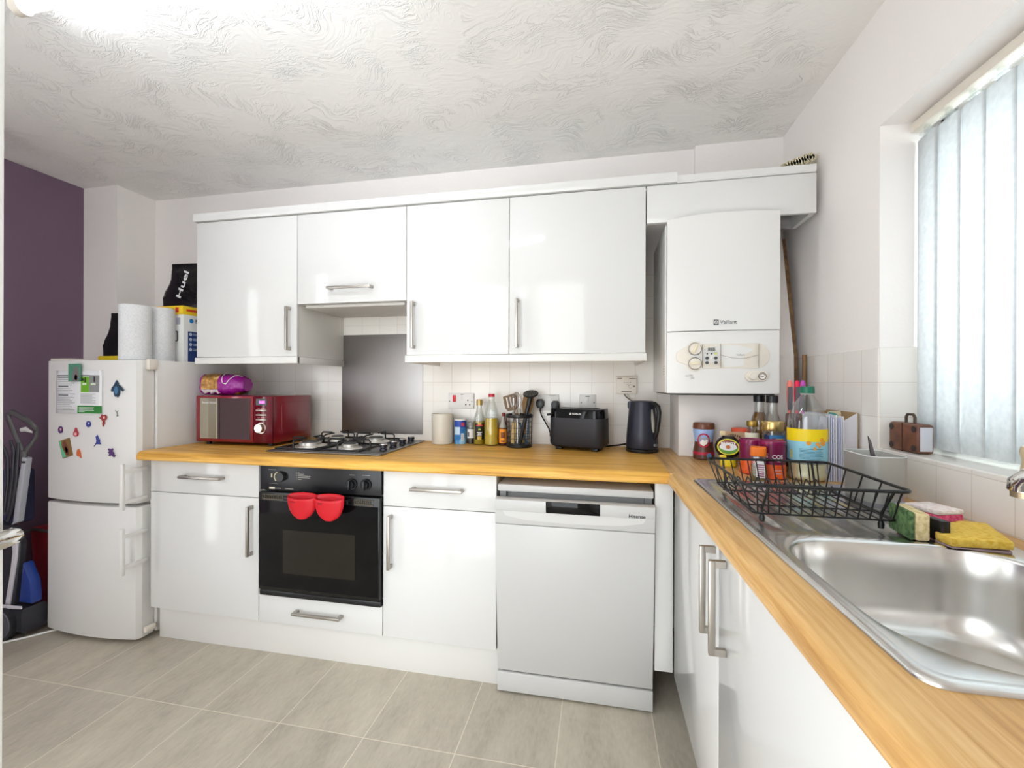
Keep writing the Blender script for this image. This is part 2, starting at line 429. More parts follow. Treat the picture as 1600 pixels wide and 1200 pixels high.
# wall behind the camera: doorway, plus an unseen gap added for fill light
b = B().box(-1.1, -2.66, 0, .55, -2.55, ZC).box(1.0, -2.66, 0, 1.08, -2.55, ZC).box(.55, -2.66, 2.06, 1.0, -2.55, ZC).box(1.08, -2.66, 2.06, 2.05, -2.55, ZC).box(2.05, -2.66, 0, 3.2, -2.55, ZC)
struct('wall_front', b, wall_paint, smooth=0)
# ceiling-high casing above the boiler, right of the wall cabinets
b = B().box(2.545, .0, 1.3, XW, .03, ZC); struct('trim_1', b, wall_paint, smooth=0)
# tiles
b = B().box(.0, .0, .87, XW, .03, 1.78); struct('wall_back_tiles', b, tiles_b, smooth=0)
b = B().box(XW - .004, WY1, .87, XW + .002, .0, 1.3436, .0015).box(XW - .004, -2.4, .87, XW + .002, WY1, WZ0, .0015)
b.box(XW, WY1 - .005, WZ0, 3.12, WY1 + .001, 1.3436).box(XW - .004, WY0, WZ0 - .004, 3.12, WY1, WZ0 + .006, .003)
struct('wall_right_tiles', b, tiles_r, smooth=0)
# window
w = B().box(3.1, WY0, WZ0, 3.16, WY1, WZ0 + .06).box(3.1, WY0, WZ1 - .06, 3.16, WY1, WZ1).box(3.1, WY0, WZ0, 3.16, WY0 + .06, WZ1).box(3.1, WY1 - .06, WZ0, 3.16, WY1, WZ1).box(3.1, -1.37, WZ0, 3.16, -1.3, WZ1)
win = struct('window_1', w, white_plastic)
struct('pane', B().box(3.126, WY0 + .05, WZ0 + .05, 3.132, -1.36, WZ1 - .05), glass, win); struct('pane', B().box(3.126, -1.31, WZ0 + .05, 3.132, WY1 - .05, WZ1 - .05), glass, win)
# open door at the left edge, its leaf swung into the room
dm = Matrix.Translation((1.131, -2.54, 0)) @ Matrix.Rotation(R(-3.1), 4, 'Z')
d = struct('door_1', B().box(-.04, 0, .01, 0, .775, 1.98, .002).move(dm), white_satin)
h = B().cyl((0, .742, 1.0), (.008, .742, 1.0), .026).cyl((.008, .742, 1.0), (.058, .742, 1.0), .011)
h.tube([(.054, .742, 1.0), (.066, .752, 1.0), (.072, .74, 1.0005), (.073, .71, 1.002), (.074, .66, 1.0), (.074, .62, .997)], [.011, .0125, .0125, .0125, .011, .009], n=14)
struct('door_handle', h.move(dm), chrome, d)
# boxed-in pipes under and beside the boiler: a board that leans back towards the ceiling
def by(z): return -.24 + .0 * z if z < .95 else (-.24 + (z - .95) / .4 * .012 if z < 1.35 else -.228 + (z - 1.35) / .6 * .14)
b = B().prism([(by(.91), .911), (by(1.18), 1.18), (-.002, 1.18), (-.002, .911)], 'x', 2.43, 2.895)
b.prism([(by(1.18), 1.18), (by(1.35), 1.35), (by(1.89), 1.89), (-.002, 1.89), (-.002, 1.18)], 'x', 2.782, 2.895)
pb = thing('pipe_boxing', 'painted pipe boxing behind and below the boiler with raw board edge', 'boxing', (2.66, -.12, .911), room=True)
part('panel', b, wall_paint, pb, smooth=0)
e = B(); zs = [.95, 1.1, 1.25, 1.35, 1.48, 1.6, 1.72, 1.80, 1.888]
e.prism([(by(z) - .004 + .004 * math.sin(z * 57), z) for z in zs] + [(by(z) + .015, z) for z in zs[::-1]], 'x', 2.896, 2.908)
part('raw_edge', e, raw_board, pb, 'bare brown board edge', smooth=0)
q = B().cyl((2.921, -.262, .911), (2.921, -.262, 1.352), .0085, n=14)
solo('waste_pipe', q, M('brown_pipe', (138, 106, 66), .4), 'short brown vertical pipe in the corner right of the boiler', 'pipe', (2.921, -.262, .911), room=True)
# ---------------------------------------------------------------- handles, doors
def handle(door, p0, p1, out):
    """bar between two square feet. p0,p1: ends of the bar on the door face; out: unit vector off the face"""
    p0, p1, o = Vector(p0), Vector(p1), Vector(out); d = (p1 - p0).normalized(); s = d.cross(o)
    m = Matrix((( *d,0),( *o,0),( *s,0),(0,0,0,1))).transposed(); L = (p1 - p0).length
    h = B()
    h.box(0, .022, -.006, L, .036, .006, .0025, 2, Matrix.Translation(p0) @ m)
    for a in (.0, L - .016): h.box(a, .0, -.0055, a + .016, .024, .0055, .001, 1, Matrix.Translation(p0) @ m)
    return part('handle', h, nickel, door)
OUT = (0, -1, 0)
# base cabinets on the long wall
YB = -.59
def carcass(x0, x1, z0=.16, z1=.868, y0=-.57): return B().box(x0 + .002, y0, z0, x1 - .002, -.02, z1)
def front(x0, x1, z0, z1, t, name='door', y=YB): return part(name, B().box(x0 + .0015, y, z0, x1 - .0015, y + .019, z1, .0015), white_gloss, t)
c1 = thing('base_cabinet', 'white gloss base cabinet with a drawer, beside the fridge', 'cabinet', (.295, -.3, .16), room=True)
part('carcass', carcass(0, .592), white_satin, c1)
dr = front(0, .592, .715, .866, c1, 'drawer'); handle(dr, (.19, YB, .795), (.415, YB, .795), OUT)
d1 = front(0, .592, .165, .712, c1); handle(d1, (.56, YB, .68), (.56, YB, .458), OUT)
c3 = thing('base_cabinet', 'white gloss base cabinet with a drawer, between the oven and the dishwasher', 'cabinet', (1.438, -.3, .16), room=True)
part('carcass', carcass(1.194, 1.684), white_satin, c3)
dr = front(1.194, 1.684, .715, .866, c3, 'drawer'); handle(dr, (1.325, YB, .795), (1.548, YB, .795), OUT)
d3 = front(1.194, 1.684, .165, .712, c3); handle(d3, (1.232, YB, .68), (1.232, YB, .458), OUT)
c2 = thing('oven_housing', 'white gloss oven housing with a shallow drawer below the black oven', 'cabinet', (.893, -.3, .16), room=True)
k = B().box(.594, -.57, .16, .61, -.02, .868).box(1.176, -.57, .16, 1.192, -.02, .868).box(.61, -.57, .16, 1.176, -.02, .28)
part('carcass', k, white_satin, c2)
dr = front(.593, 1.193, .165, .288, c2, 'drawer'); handle(dr, (.782, YB, .23), (1.012, YB, .23), OUT)
pl = B().box(.0, -.545, 0, 1.684, -.529, .158, .001)
solo('plinth', pl, white_satin, 'long white plinth board on the floor under the base cabinets', 'plinth', (.84, -.537, 0), room=True)
# corner filler and the sink run
XR = 2.352
def sinkcab(y0, y1, label, hy, filler=False):
    t = thing('sink_cabinet', label, 'cabinet', (2.64, (y0 + y1) / 2, .16), room=True)
    k = B().box(XR + .02, y1 + .002, .16, 2.9, y1 + .02, .868).box(XR + .02, y0 - .02, .16, 2.9, y0 - .002, .868).box(XR + .02, y1 + .02, .16, 2.9, y0 - .02, .178).box(2.882, y1 + .02, .178, 2.9, y0 - .02, .868)
    part('carcass', k, white_satin, t)
    for lx in (XR + .08, 2.84):
        for ly in (y0 - .06, y1 + .06): part('leg', B().cyl((lx, ly, 0), (lx, ly, .161), .018, n=14), black_plastic, t)
    if filler: part('filler_panel', B().box(2.287, YB, .165, 2.351, YB + .018, .866, .001), white_gloss, t)
    dd = part('door', B().box(XR, y1 + .0015, .165, XR + .019, y0 - .0015, .866, .0015), white_gloss, t)
    handle(dd, (XR, hy, .845), (XR, hy, .638), (-1, 0, 0))
sinkcab(-.61, -1.2, 'white gloss sink cabinet next to the corner, handle on its near side', -1.174, True)
sinkcab(-1.203, -2.0, 'white gloss sink cabinet nearest the camera, under the sink bowl', -1.262)
# worktops: rolled front edges
def roll(y, s):  # profile of the front edge, (depth, z)
    return [(y, .87), (y - s * .004, .873)] + [(y - s * (.004 + .019 * math.sin(a)) , .8905 - .0175 * math.cos(a) ) for a in [R(t) for t in (10, 40, 70, 95, 120, 145, 165, 180)]]
prof = lambda f, w: [(f + .006, .87), (f + .001, .876), (f, .884), (f + .002, .894), (f + .008, .903), (f + .017, .9085), (f + .028, .91), (f + w, .91), (f + w, .87)]
wt = B().prism(prof(-.647, .645), 'x', -.012, 2.33)
solo('worktop', wt, oak_x, 'oak effect worktop along the back wall carrying the hob and microwave', 'worktop', (1.1, -.3, .87), room=True, smooth=25)
w2 = B()
SK = .018
def skew(bb):
    for v in bb.bm.verts:
        if v.co.x < 2.36 and v.co.y < -.645: v.co.x += SK * (-.645 - v.co.y)
    return bb
w2.prism(prof(2.322, .1), 'y', -2.2, -.6485)
w2.box(2.3301, -.6485, .87, 2.422, -.002, .91)
w2.box(2.422, -1.262, .87, 2.932, -.002, .91).box(2.422, -2.2, .87, 2.932, -1.722, .91).box(2.842, -1.722, .87, 2.932, -1.262, .91)
skew(w2)
solo('worktop', w2, oak_y, 'oak effect worktop under the window with the sink set into it', 'worktop', (2.64, -1.1, .87), room=True, smooth=25)
# ---------------------------------------------------------------- wall cabinets
YU = -.4
def wallcab(x0, x1, z0, label, hp):
    t = thing('wall_cabinet', label, 'cabinet', ((x0 + x1) / 2, -.2, z0), room=True)
    part('carcass', B().box(x0 + .001, YU + .02, z0, x1 - .001, -.002, 2.05), white_satin, t)
    dd = part('door', B().box(x0 + .001, YU, z0, x1 - .001, YU + .019, 2.048, .0012), white_gloss, t)
    handle(dd, *hp, OUT)
    return t
wallcab(.052, .635, 1.359, 'white gloss wall cabinet, leftmost, above the microwave', ((.598, YU, 1.6), (.598, YU, 1.388)))
wallcab(.636, 1.207, 1.613, 'short white gloss flap cabinet above the hob with a level handle', ((.815, YU, 1.68), (1.042, YU, 1.68)))
wallcab(1.208, 1.692, 1.359, 'white gloss wall cabinet right of the hob, with its handle at left', ((1.246, YU, 1.603), (1.246, YU, 1.388)))
wallcab(1.693, 2.271, 1.359, 'white gloss wall cabinet beside the boiler, the widest of the row', ((1.73, YU, 1.6), (1.73, YU, 1.386)))
# pelmets and cornices
pm = B().prism([(.046, YU - .006), (.638, YU - .006), (.857, -.002), (.842, -.002), (.63, YU + .012), (.046, YU + .012)], 'z', 1.322, 1.357, .002)
pm = B().box(.046, YU - .006, 1.324, .64, YU + .014, 1.357, .002).box(.62, YU, 1.324, .64, -.003, 1.357, .002)
solo('pelmet', pm, white_satin, 'white pelmet strip under the wall cabinet over the microwave', 'pelmet', (.34, -.2, 1.324), room=True)
pm = B().box(1.203, YU - .006, 1.324, 2.275, YU + .014, 1.357, .002).box(1.203, YU, 1.324, 1.221, -.003, 1.357, .002).box(2.257, YU, 1.324, 2.275, -.003, 1.357, .002)
solo('pelmet', pm, white_satin, 'long white pelmet strip under the two right wall cabinets', 'pelmet', (1.74, -.2, 1.324), room=True)
co = B().prism([(YU - .012, 2.052), (YU - .016, 2.06), (YU - .016, 2.09), (YU + .03, 2.09), (YU + .03, 2.052)], 'x', .044, 2.392)
co.box(.044, YU + .03, 2.052, .09, -.003, 2.09)
solo('cornice', co, white_gloss, 'long white cornice strip on top of the wall cabinets', 'cornice', (1.2, YU, 2.052), room=True)
co = B().prism([(YU - .004, 2.05), (YU - .009, 2.056), (YU - .01, 2.078), (YU + .03, 2.08), (YU + .03, 2.05)], 'x', 2.393, 2.9)
solo('cornice', co, white_gloss, 'shorter white cornice strip above the boiler', 'cornice', (2.64, YU, 2.05), room=True)
bp = B().box(2.275, YU, 1.894, 2.904, YU + .018, 2.048, .0015).box(2.275, YU + .018, 2.03, 2.904, -.003, 2.048).box(2.886, YU + .018, 1.894, 2.904, -.215, 2.03)
solo('boiler_pelmet', bp, white_gloss, 'white gloss panel bridging the top of the boiler', 'panel', (2.59, -.2, 1.894), room=True)
rb = B()
rb.grid(lambda u, v: (2.80 + u * .115, -.20 - v * .16, 2.092 + .042 * max(0, u) ** .8 + .009 * math.sin(u * 38)), 40, 4)
solo('ribbed_strip', rb, M('cream_rib', (222, 212, 180), .7), 'crumpled ribbed cream strip lying on the cornice above the boiler', 'strip', (2.85, -.3, 2.08), room=True, thick=.02)
# extractor underside
ex = B().box(.66, -.37, 1.597, 1.185, -.05, 1.612, .003)
solo('cooker_hood', ex, M('hood_grey', (196, 192, 186), .4), 'pale cooker hood grille in the underside of the flap cabinet', 'hood', (.92, -.2, 1.597), room=True)
# ---------------------------------------------------------------- window blind
bl = thing('vertical_blind', 'white vertical blind hanging in the window recess from a cream track', 'blind', (3.03, -1.33, WZ0), room=True)
part('track', B().box(3.012, -1.93, 1.996, 3.048, -.735, 2.024, .003), cream_plastic, bl, 'cream head track')
ys = [-.775 - .08 * k for k in range(15)]
for k, y in enumerate(ys):
    a = R(95 + random.uniform(-2, 2)); sl = B()
    ca, sa = math.cos(a), math.sin(a)
    def fn(u, v):
        s = (u - .5) * .089; bow = .004 * (1 - (2 * u - 1) ** 2)
        return (3.032 + s * ca - bow * sa, y - s * sa - bow * ca, 1.045 + v * .925)
    sl.grid(fn, 6, 2)
    part('slat', sl, blind, bl, thick=.0006, smooth=60)
    hk = B().box(3.026, y - .006, 1.966, 3.038, y + .006, 1.998, .002).box(3.022, y - .02, 1.976, 3.042, y + .02, 1.984, .002)
    part('carrier', hk, clear_plastic, bl)
# ---------------------------------------------------------------- ceiling light
lt = thing('strip_light', 'long fluorescent batten light on the ceiling', 'light', (.97, -1.285, ZC), room=True)
part('casing', B().box(.36, -1.31, 2.372, 1.58, -1.26, ZC - .001, .004), white_plastic, lt)
tb = B().cyl((.385, -1.285, 2.353), (1.555, -1.285, 2.353), .0185, n=20)
TUBE = M('tube_glow', (240, 248, 255), .4, emit=1.0)
part('tube', tb, TUBE, lt, 'glowing white tube')
for x in (.36, 1.548): part('end_cap', B().cyl((x, -1.285, 2.353), (x + .032, -1.285, 2.353), .023).box(x, -1.306, 2.355, x + .03, -1.264, 2.39, .003), cream_plastic, lt)
# ---------------------------------------------------------------- fridge freezer
FX0, FX1, FXM = -.585, -.03, -.3075
def fdoor_y(x): return -.622 - .026 * (1 - ((x - FXM) / .2775) ** 2)
fr = thing('fridge_freezer', 'white fridge freezer with two bowed doors, covered in magnets', 'fridge', (FXM, -.32, 0), room=True)
part('body', B().box(FX0 + .004, -.545, .025, FX1 - .004 + .016, -.045, 1.336, .004).box(FX0 + .03, -.50, .0, FX1 - .03, -.1, .03), fridge_white, fr)
def fdoor(z0, z1, hz0, hz1):
    xs = [FX0 + .012 + (FX1 - FX0 - .024) * i / 14 for i in range(15)]
    pts = [(FX0, -.55), (FX0, -.612)] + [(x, fdoor_y(x)) for x in xs] + [(FX1, -.604), (FX1, -.55)]
    d = part('door', B().prism(pts, 'z', z0, z1, .005, 2), fridge_white, fr, smooth=25)
    xh, yh = -.03, -.692
    hb = B().box(xh - .011, yh - .008, hz0, xh + .009, yh + .008, hz1, .004)
    for z in (hz0 + .028, hz1 - .046):
        hb.prism([(xh - .004, yh), (xh + .007, yh), (xh + .012, -.64), (xh + .008, -.585), (xh - .002, -.585), (xh + .002, -.64)], 'z', z, z + .017, .002)
    part('handle', hb, white_plastic, d)
fdoor(.66, 1.334, .648, .86)
fdoor(.022, .644, .352, .566)
part('hinge_cover', B().box(-.03, -.59, 1.29, -.008, -.55, 1.34, .004), cream_plastic, fr)
part('hinge_cover', B().box(FX0 + .0, -.61, 1.334, FX0 + .13, -.53, 1.346, .003), cream_plastic, fr)
part('hinge', B().box(-.026, -.57, .63, -.012, -.55, .672, .002).box(-.028, -.6, .045, -.01, -.552, .07, .003), cream_plastic, fr)
# paper and magnets on the fridge door
def on(x): return fdoor_y(x)
nt_ = thing('recycling_leaflet', 'printed leaflet with green and grey panels, pinned to the fridge door', 'leaflet', (-.355, -.66, 1.17), room=True)
def sheet(x0, x1, z0, z1, off): 
    g = B(); g.grid(lambda u, v: (x0 + (x1 - x0) * u, on(x0 + (x1 - x0) * u) - off - .004 * math.sin((x0 + (x1 - x0) * u + .5) / .292 * 9) ** 2 * (1 - (z0 + (z1 - z0) * v - 1.08) / .205), z0 + (z1 - z0) * v), 16, 4); return g
part('sheet', sheet(-.5, -.208, 1.08, 1.285, .003), M('paper', (226, 226, 228), .8), nt_, thick=.0006)
part('green_band', sheet(-.345, -.208, 1.082, 1.118, .0045), M('leaf_green', (46, 122, 52), .7), nt_)
part('green_panel', sheet(-.328, -.28, 1.182, 1.255, .0045), M('lime', (110, 170, 40), .7), nt_)
part('grey_panel', sheet(-.279, -.222, 1.182, 1.262, .0045), M('panel_grey', (138, 138, 138), .7), nt_)
ln = B()
def bar(x0, x1, z, t): 
    ln.grid(lambda u, v: (x0 + (x1 - x0) * u, on(x0 + (x1 - x0) * u) - .0052 - .004 * math.sin(((x0 + (x1 - x0) * u) + .5) / .292 * 9) ** 2 * (1 - (z - 1.08) / .205), z + t * v), 6, 1)
for i, w_ in enumerate((.21, .12)): bar(-.485, -.485 + w_, 1.258 - i * .009, .005)
for i in range(18):
    if i in (4, 9): bar(-.48, -.41, 1.24 - i * .0085, .006)
    else: bar(-.483, -.483 + random.choice((.1, .085, .12, .115)), 1.24 - i * .0085, .0018)
for i in range(8): bar(-.328, -.328 + random.choice((.09, .1, .07)), 1.172 - i * .006, .0016)
part('printed_lines', ln, grey_ink, nt_)
wl = B()
ln = wl
for i in range(4): bar(-.335, -.335 + (.09, .085, .09, .03)[i], 1.108 - i * .0065, .002)
part('printed_lines', wl, white_ink, nt_)
bb_ = B(); ln = bb_
bar(-.318, -.295, 1.215, .011); bar(-.268, -.24, 1.215, .009)
part('caption_boxes', bb_, M('pale_box', (205, 220, 190), .7), nt_)
bb_ = B(); ln = bb_
bar(-.306, -.298, 1.228, .024); bar(-.322, -.31, 1.236, .012); bar(-.252, -.244, 1.23, .026)
part('bin_pictures', bb_, ink, nt_)
def magnet(pts, x, z, mat, label, s=1.0, rz=0.0, name='fridge_magnet', extra=(), th=.004, off=.001):
    """pts: outline in cm around the centre"""
    t = thing(name, label, 'magnet', (x, on(x) - off, z), group=None)
    c_, s_ = math.cos(rz), math.sin(rz)
    P = [((p[0] * c_ - p[1] * s_) * .01 * s, (p[0] * s_ + p[1] * c_) * .01 * s) for p in pts]
    part('plate', B().prism(P, 'y', -th, 0), mat, t, smooth=0)
    for nm, pp, mm in extra:
        Q = [((p[0] * c_ - p[1] * s_) * .01 * s, (p[0] * s_ + p[1] * c_) * .01 * s) for p in pp]
        part(nm, B().prism(Q, 'y', -th - .0012, -th + .0005), mm, t, smooth=0)
def ell(cx, cy, rx, ry, n=14): return [(cx + rx * math.cos(2 * PI * k / n), cy + ry * math.sin(2 * PI * k / n)) for k in range(n)]
purple_e = M('purple_enamel', (84, 52, 110), .4); red_e = M('red_enamel', (170, 58, 66), .4); blue_e = M('blue_enamel', (58, 64, 140), .4)
orange_e = M('orange_enamel', (208, 104, 58), .4); teal_e = M('teal_enamel', (36, 62, 84), .4); pink_e = M('pale_pink', (222, 170, 170), .5)
rect = lambda w, h: [(-w / 2, -h / 2), (w / 2, -h / 2), (w / 2, h / 2), (-w / 2, h / 2)]
magnet(rect(7.2, 8.4), -.355, 1.274, M('sea_green', (78, 132, 110), .6), 'green picture card magnet holding up the leaflet on the fridge', name='card_magnet', extra=[('grey_shape', [(-.6, -4), (2.2, -4.1), (3.2, -2.2), (2.8, .6), (2.3, 2.4), (1.4, 3.1), (.4, 2.6), (-.2, .8), (-1.2, -1.5)], M('mid_grey', (118, 112, 112), .6)), ('dark_shape', [(.4, -3.4), (1.8, -3.6), (2.2, -1.6), (1.2, -.8), (.3, -1.4)], M('dusk', (76, 66, 70), .6))], off=.011)
magnet(rect(6.2, 8.6), -.425, .912, M('bronze_frame', (128, 98, 56), .5), 'tilted bronze framed picture magnet low on the fridge door', rz=R(16), name='picture_magnet', extra=[('green_corner', [(-2.8, -4.0), (-.4, -4.0), (-2.0, .8), (-1.7, 4.0), (-2.8, 4.0)], M('mint', (96, 182, 140), .5)), ('brown_figure', [(-1.2, 1.8), (-.6, 3.2), (.8, 3.4), (1.4, 1.6), (1.9, -1.2), (1.6, -3.2), (.2, -3.4), (-.9, -1.4)], M('umber', (112, 62, 48), .5)), ('dark_centre', ell(.5, -.9, .8, 1.6), M('plum', (88, 36, 58), .5))], th=.006)
turtle = [(0, 3.4), (.6, 2.6), (.9, 1.6), (2.0, .9), (3.4, -.6), (3.2, -1.2), (1.9, -.4), (1.5, -.6), (1.5, -2.2), (1.0, -3.0), (.5, -3.6), (.1, -3.1), (-.6, -3.4), (-1.2, -2.6), (-1.5, -.8), (-2.2, -1.4), (-2.8, -1.0), (-2.4, .3), (-1.2, 1.5), (-.7, 2.4)]
magnet(turtle, -.133, 1.2, teal_e, 'dark blue turtle shaped magnet with spread flippers', s=1.15, extra=[('shell', ell(0, -.7, .95, 1.6), M('steel_blue', (74, 118, 156), .4))])
curl = [(0, 2.2), (.7, 1.7), (.9, .8), (1.4, .2), (1.7, -.8), (1.2, -1.9), (0, -2.3), (-1.2, -2.0), (-1.6, -.9), (-1.3, 0), (-.8, .6), (-.6, 1.5)]
bat = [(-1.9, .5), (-1.1, .6), (-.5, 1.8), (.1, 1.4), (1.2, 1.7), (2.0, .9), (1.7, -.3), (.9, -.6), (1.1, -1.7), (.5, -2.6), (.2, -3.2), (-.1, -2.2), (.1, -1.1), (-.7, -.2)]
wing = [(-2.2, -2.6), (-1.0, -1.4), (.2, -1.5), (1.9, -1.5), (1.0, -.6), (1.1, .6), (.4, 1.5), (-.4, 2.9), (-.6, 1.8), (-1.1, 2.2), (-.6, .4), (-.8, -.8)]
claw = [(-2.0, 1.6), (-1.0, 1.9), (-.2, 1.0), (.6, 2.0), (1.2, 1.6), (.6, .6), (1.4, .0), (1.6, -1.0), (2.4, -1.4), (1.8, -2.2), (.7, -1.8), (.3, -.8), (-.6, -1.8), (-1.6, -1.6), (-.9, -.6), (-1.9, -.1), (-1.0, .6)]
magnet(bat, -.205, 1.057, M('brick_enamel', (150, 52, 48), .4), 'red winged creature magnet just under the leaflet corner', s=1.15, extra=[('belly', ell(.9, .6, .5, .5, 10), pink_e)])
magnet(ell(0, 0, 1.3, 1.5, 12) , -.285, 1.031, blue_e, 'small blue and white round creature magnet under the leaflet', s=1.0, extra=[('white_patch', ell(.5, .4, .4, .5, 8), M('frost', (200, 204, 226), .4))])
magnet(curl, -.362, .991, red_e, 'red curled creature magnet with a pale pink middle', s=.95, extra=[('belly', ell(.1, -.9, .8, .8, 10), pink_e)])
magnet(ell(0, 0, 1.35, 1.7, 12), -.468, .999, purple_e, 'purple oval magnet at the left edge of the fridge door', extra=[('pink_patch', ell(.5, .2, .55, .7, 8), pink_e)])
magnet(wing, -.232, .952, blue_e, 'blue pointed wing magnet in the middle of the fridge door')
magnet(claw, -.16, .9, purple_e, 'dark purple clawed magnet just above the fridge door handle')
magnet([(-.6, 1.8), (.3, 2.0), (1.0, 1.0), (1.3, -.3), (1.7, -2.2), (.6, -1.4), (-.8, -1.2), (-1.1, 0)], -.345, .89, orange_e, 'orange flame shaped magnet right of the tilted picture')
tw = B()
for p in ([(-.011, 0, .012), (.0, 0, .004), (.008, 0, .012)], [(0, 0, .004), (.002, 0, -.006), (.0, 0, -.017)], [(.002, 0, -.006), (.008, 0, -.016)]): tw.tube([Vector(q) + Vector((0, -.002, 0)) for q in p], .0012, 6)
solo('twig_magnet', tw, M('twig_green', (86, 104, 84), .6), 'thin green twig shaped magnet under the turtle magnet', 'magnet', (-.133, on(-.133), 1.085))
# cable on the floor
cb = B(); 
cb.tube([(-.5, -.52, .006), (-.545, -.61, .006), (-.60, -.685, .006), (-.68, -.765, .006), (-.80, -.80, .006), (-.95, -.86, .006)], .005, 8)
solo('power_cable', cb, white_plastic, 'white power cable on the floor running out from under the fridge', 'cable', (-.6, -.655, 0), room=True)
# ---------------------------------------------------------------- things on the fridge
FT = 1.3365
def kroll(x, y, h, r, label):
    t = thing('kitchen_roll', label, 'kitchen roll', (x, y, FT), group='kitchen rolls on the fridge')
    b = B(); pr = [(.02, .001), (r - .002, .0), (r, .003), (r, h - .004), (r - .003, h), (.022, h), (.022, h - .03), (.0, h - .03)]
    b.lathe([(.0, .0005)] + pr, n=36)
    part('paper', b, noisy_mat('quilted_paper', [(.35, (212, 213, 215)), (.65, (224, 225, 226))], 150, .9, .5) if 'quilted_paper' not in MATS else MATS['quilted_paper'], t)
    part('core', B().cyl((0, 0, h - .029), (0, 0, h - .0005), .0215, n=20), M('card_core', (176, 150, 118), .8), t)
kroll(-.135, -.556, .265, .0635, 'white kitchen roll on the fridge, nearer and leftmost of the two')
kroll(-.135, -.4315, .273, .06, 'white kitchen roll on the fridge, beside the blender box')
yp = B().box(-.085, -.05, 0, .085, .05, .034, .004)
solo('flat_pack', yp, M('yellow_pack', (236, 206, 30), .5), 'flat yellow pack under the small black pouch on the fridge', 'pack', (-.475, -.37, FT))
def pouch(w, d, h, neck, zt):
    L = []
    for k in range(13):
        t = k / 12; z = h * t
        dd = d * (1 - max(0, (t - .1)) ** 1.1 * 1.05) if t < .9 else .004
        dd = max(dd, .004)
        ww = w * (1.0 if t < .25 else (1 - (1 - neck) * min(1, (t - .25) / .4) ** 1.2) if t < .65 else neck + .04 * (t - .65))
        lp = []
        for i in range(28):
            a = 2 * PI * i / 28; ca, sa = math.cos(a), math.sin(a)
            x = ww / 2 * (abs(ca) ** .6) * (1 if ca > 0 else -1); y = dd / 2 * (abs(sa) ** .8) * (1 if sa > 0 else -1)
            wr = .004 * math.sin(i * 1.9 + k * 1.3) * (1 - t) * (1 if .1 < t < .9 else 0)
            lp.append((x + wr, y + wr, z))
        L.append(lp)
    return B().loft(L)
t = thing('food_pouch', 'small black glossy pouch standing on the yellow pack on the fridge', 'pouch', (-.485, -.37, FT + .0345), R(8))
part('film', pouch(.15, .075, .235, .6, 0), black_film, t)
# blender carton
t = thing('blender_carton', 'white and blue food blender carton on the fridge beside the wall cabinet', 'box', (-.183, -.24, FT))
part('carton', B().box(-.12, -.13, 0, .12, .13, .252, .001), M('white_card', (230, 230, 228), .6), t)
part('blue_panel', B().box(.1195, -.105, .004, .1207, .1, .165), M('deep_blue', (36, 62, 124), .5), t)
part('blue_dot', B().cyl((.1195, -.085, .222), (.1212, -.085, .222), .012), M('dot_blue', (40, 140, 210), .5), t)
text('BE', ink, t, (.1206, -.048, .222), height=.02, rot=(PI / 2, 0, PI / 2), bold=.01)
text('FOO', grey_ink, t, (.1206, -.03, .19), height=.015, rot=(PI / 2, 0, PI / 2))
ic = B()
for k in range(4): ic.cyl((.1205, -.09, .15 - k * .027), (.1212, -.09, .15 - k * .027), .009, n=14).box(.1205, -.074, .152 - k * .027, .1212, .06, .156 - k * .027).box(.1205, -.074, .145 - k * .027, .1212, .03, .148 - k * .027)
part('icons', ic, M('icon_white', (190, 200, 220), .5), t)
jg = B().box(.018, -.1315, .02, .062, -.1303, .1).box(.022, -.1315, .1, .058, -.1303, .175)
part('blender_picture', jg, M('jug_grey', (150, 152, 158), .5), t)
jd = B().box(.012, -.132, .01, .068, -.1306, .022).box(.018, -.132, .095, .064, -.1306, .106).box(.03, -.132, .175, .05, -.1306, .19).tube([(.056, -.1312, .165), (.084, -.1312, .162), (.084, -.1312, .115), (.058, -.1312, .108)], .003, 6).box(.054, -.132, .19, .058, -.1306, .225)
part('blender_picture', jd, ink, t)
part('print_block', B().box(.075, -.1312, .2, .1, -.1303, .235), M('print_grey', (176, 176, 190), .6), t)
t = thing('yellow_carton', 'flat yellow carton with a red stripe lying on the blender carton', 'box', (-.188, -.24, FT + .2525))
part('carton', B().box(-.125, -.135, 0, .126, .135, .045, .001), M('carton_yellow', (240, 202, 40), .5), t)
part('red_stripe', B().box(.1255, -.115, .018, .1268, .12, .03), M('stripe_red', (226, 74, 40), .5), t)
part('print', B().box(.02, -.1362, .012, .034, -.1346, .034).box(.04, -.1362, .016, .052, -.1346, .03).box(.058, -.1362, .016, .07, -.1346, .03).box(-.02, -.1362, .018, .01, -.1346, .03), M('print_olive', (150, 120, 40), .6), t)
part('print', B().box(.08, -.1362, .01, .1, -.1346, .036), M('print_red', (196, 60, 44), .6), t)
t = thing('food_pouch', 'large black pouch with white vertical lettering on top of the yellow carton', 'pouch', (-.15, -.235, FT + .298), R(4))
part('film', pouch(.33, .14, .262, .8, 0), black_film, t)
text('Huel', white_ink, t, (.015, -.083, .125), width=.15, rot=(R(66), R(-70), 0), bold=.02)
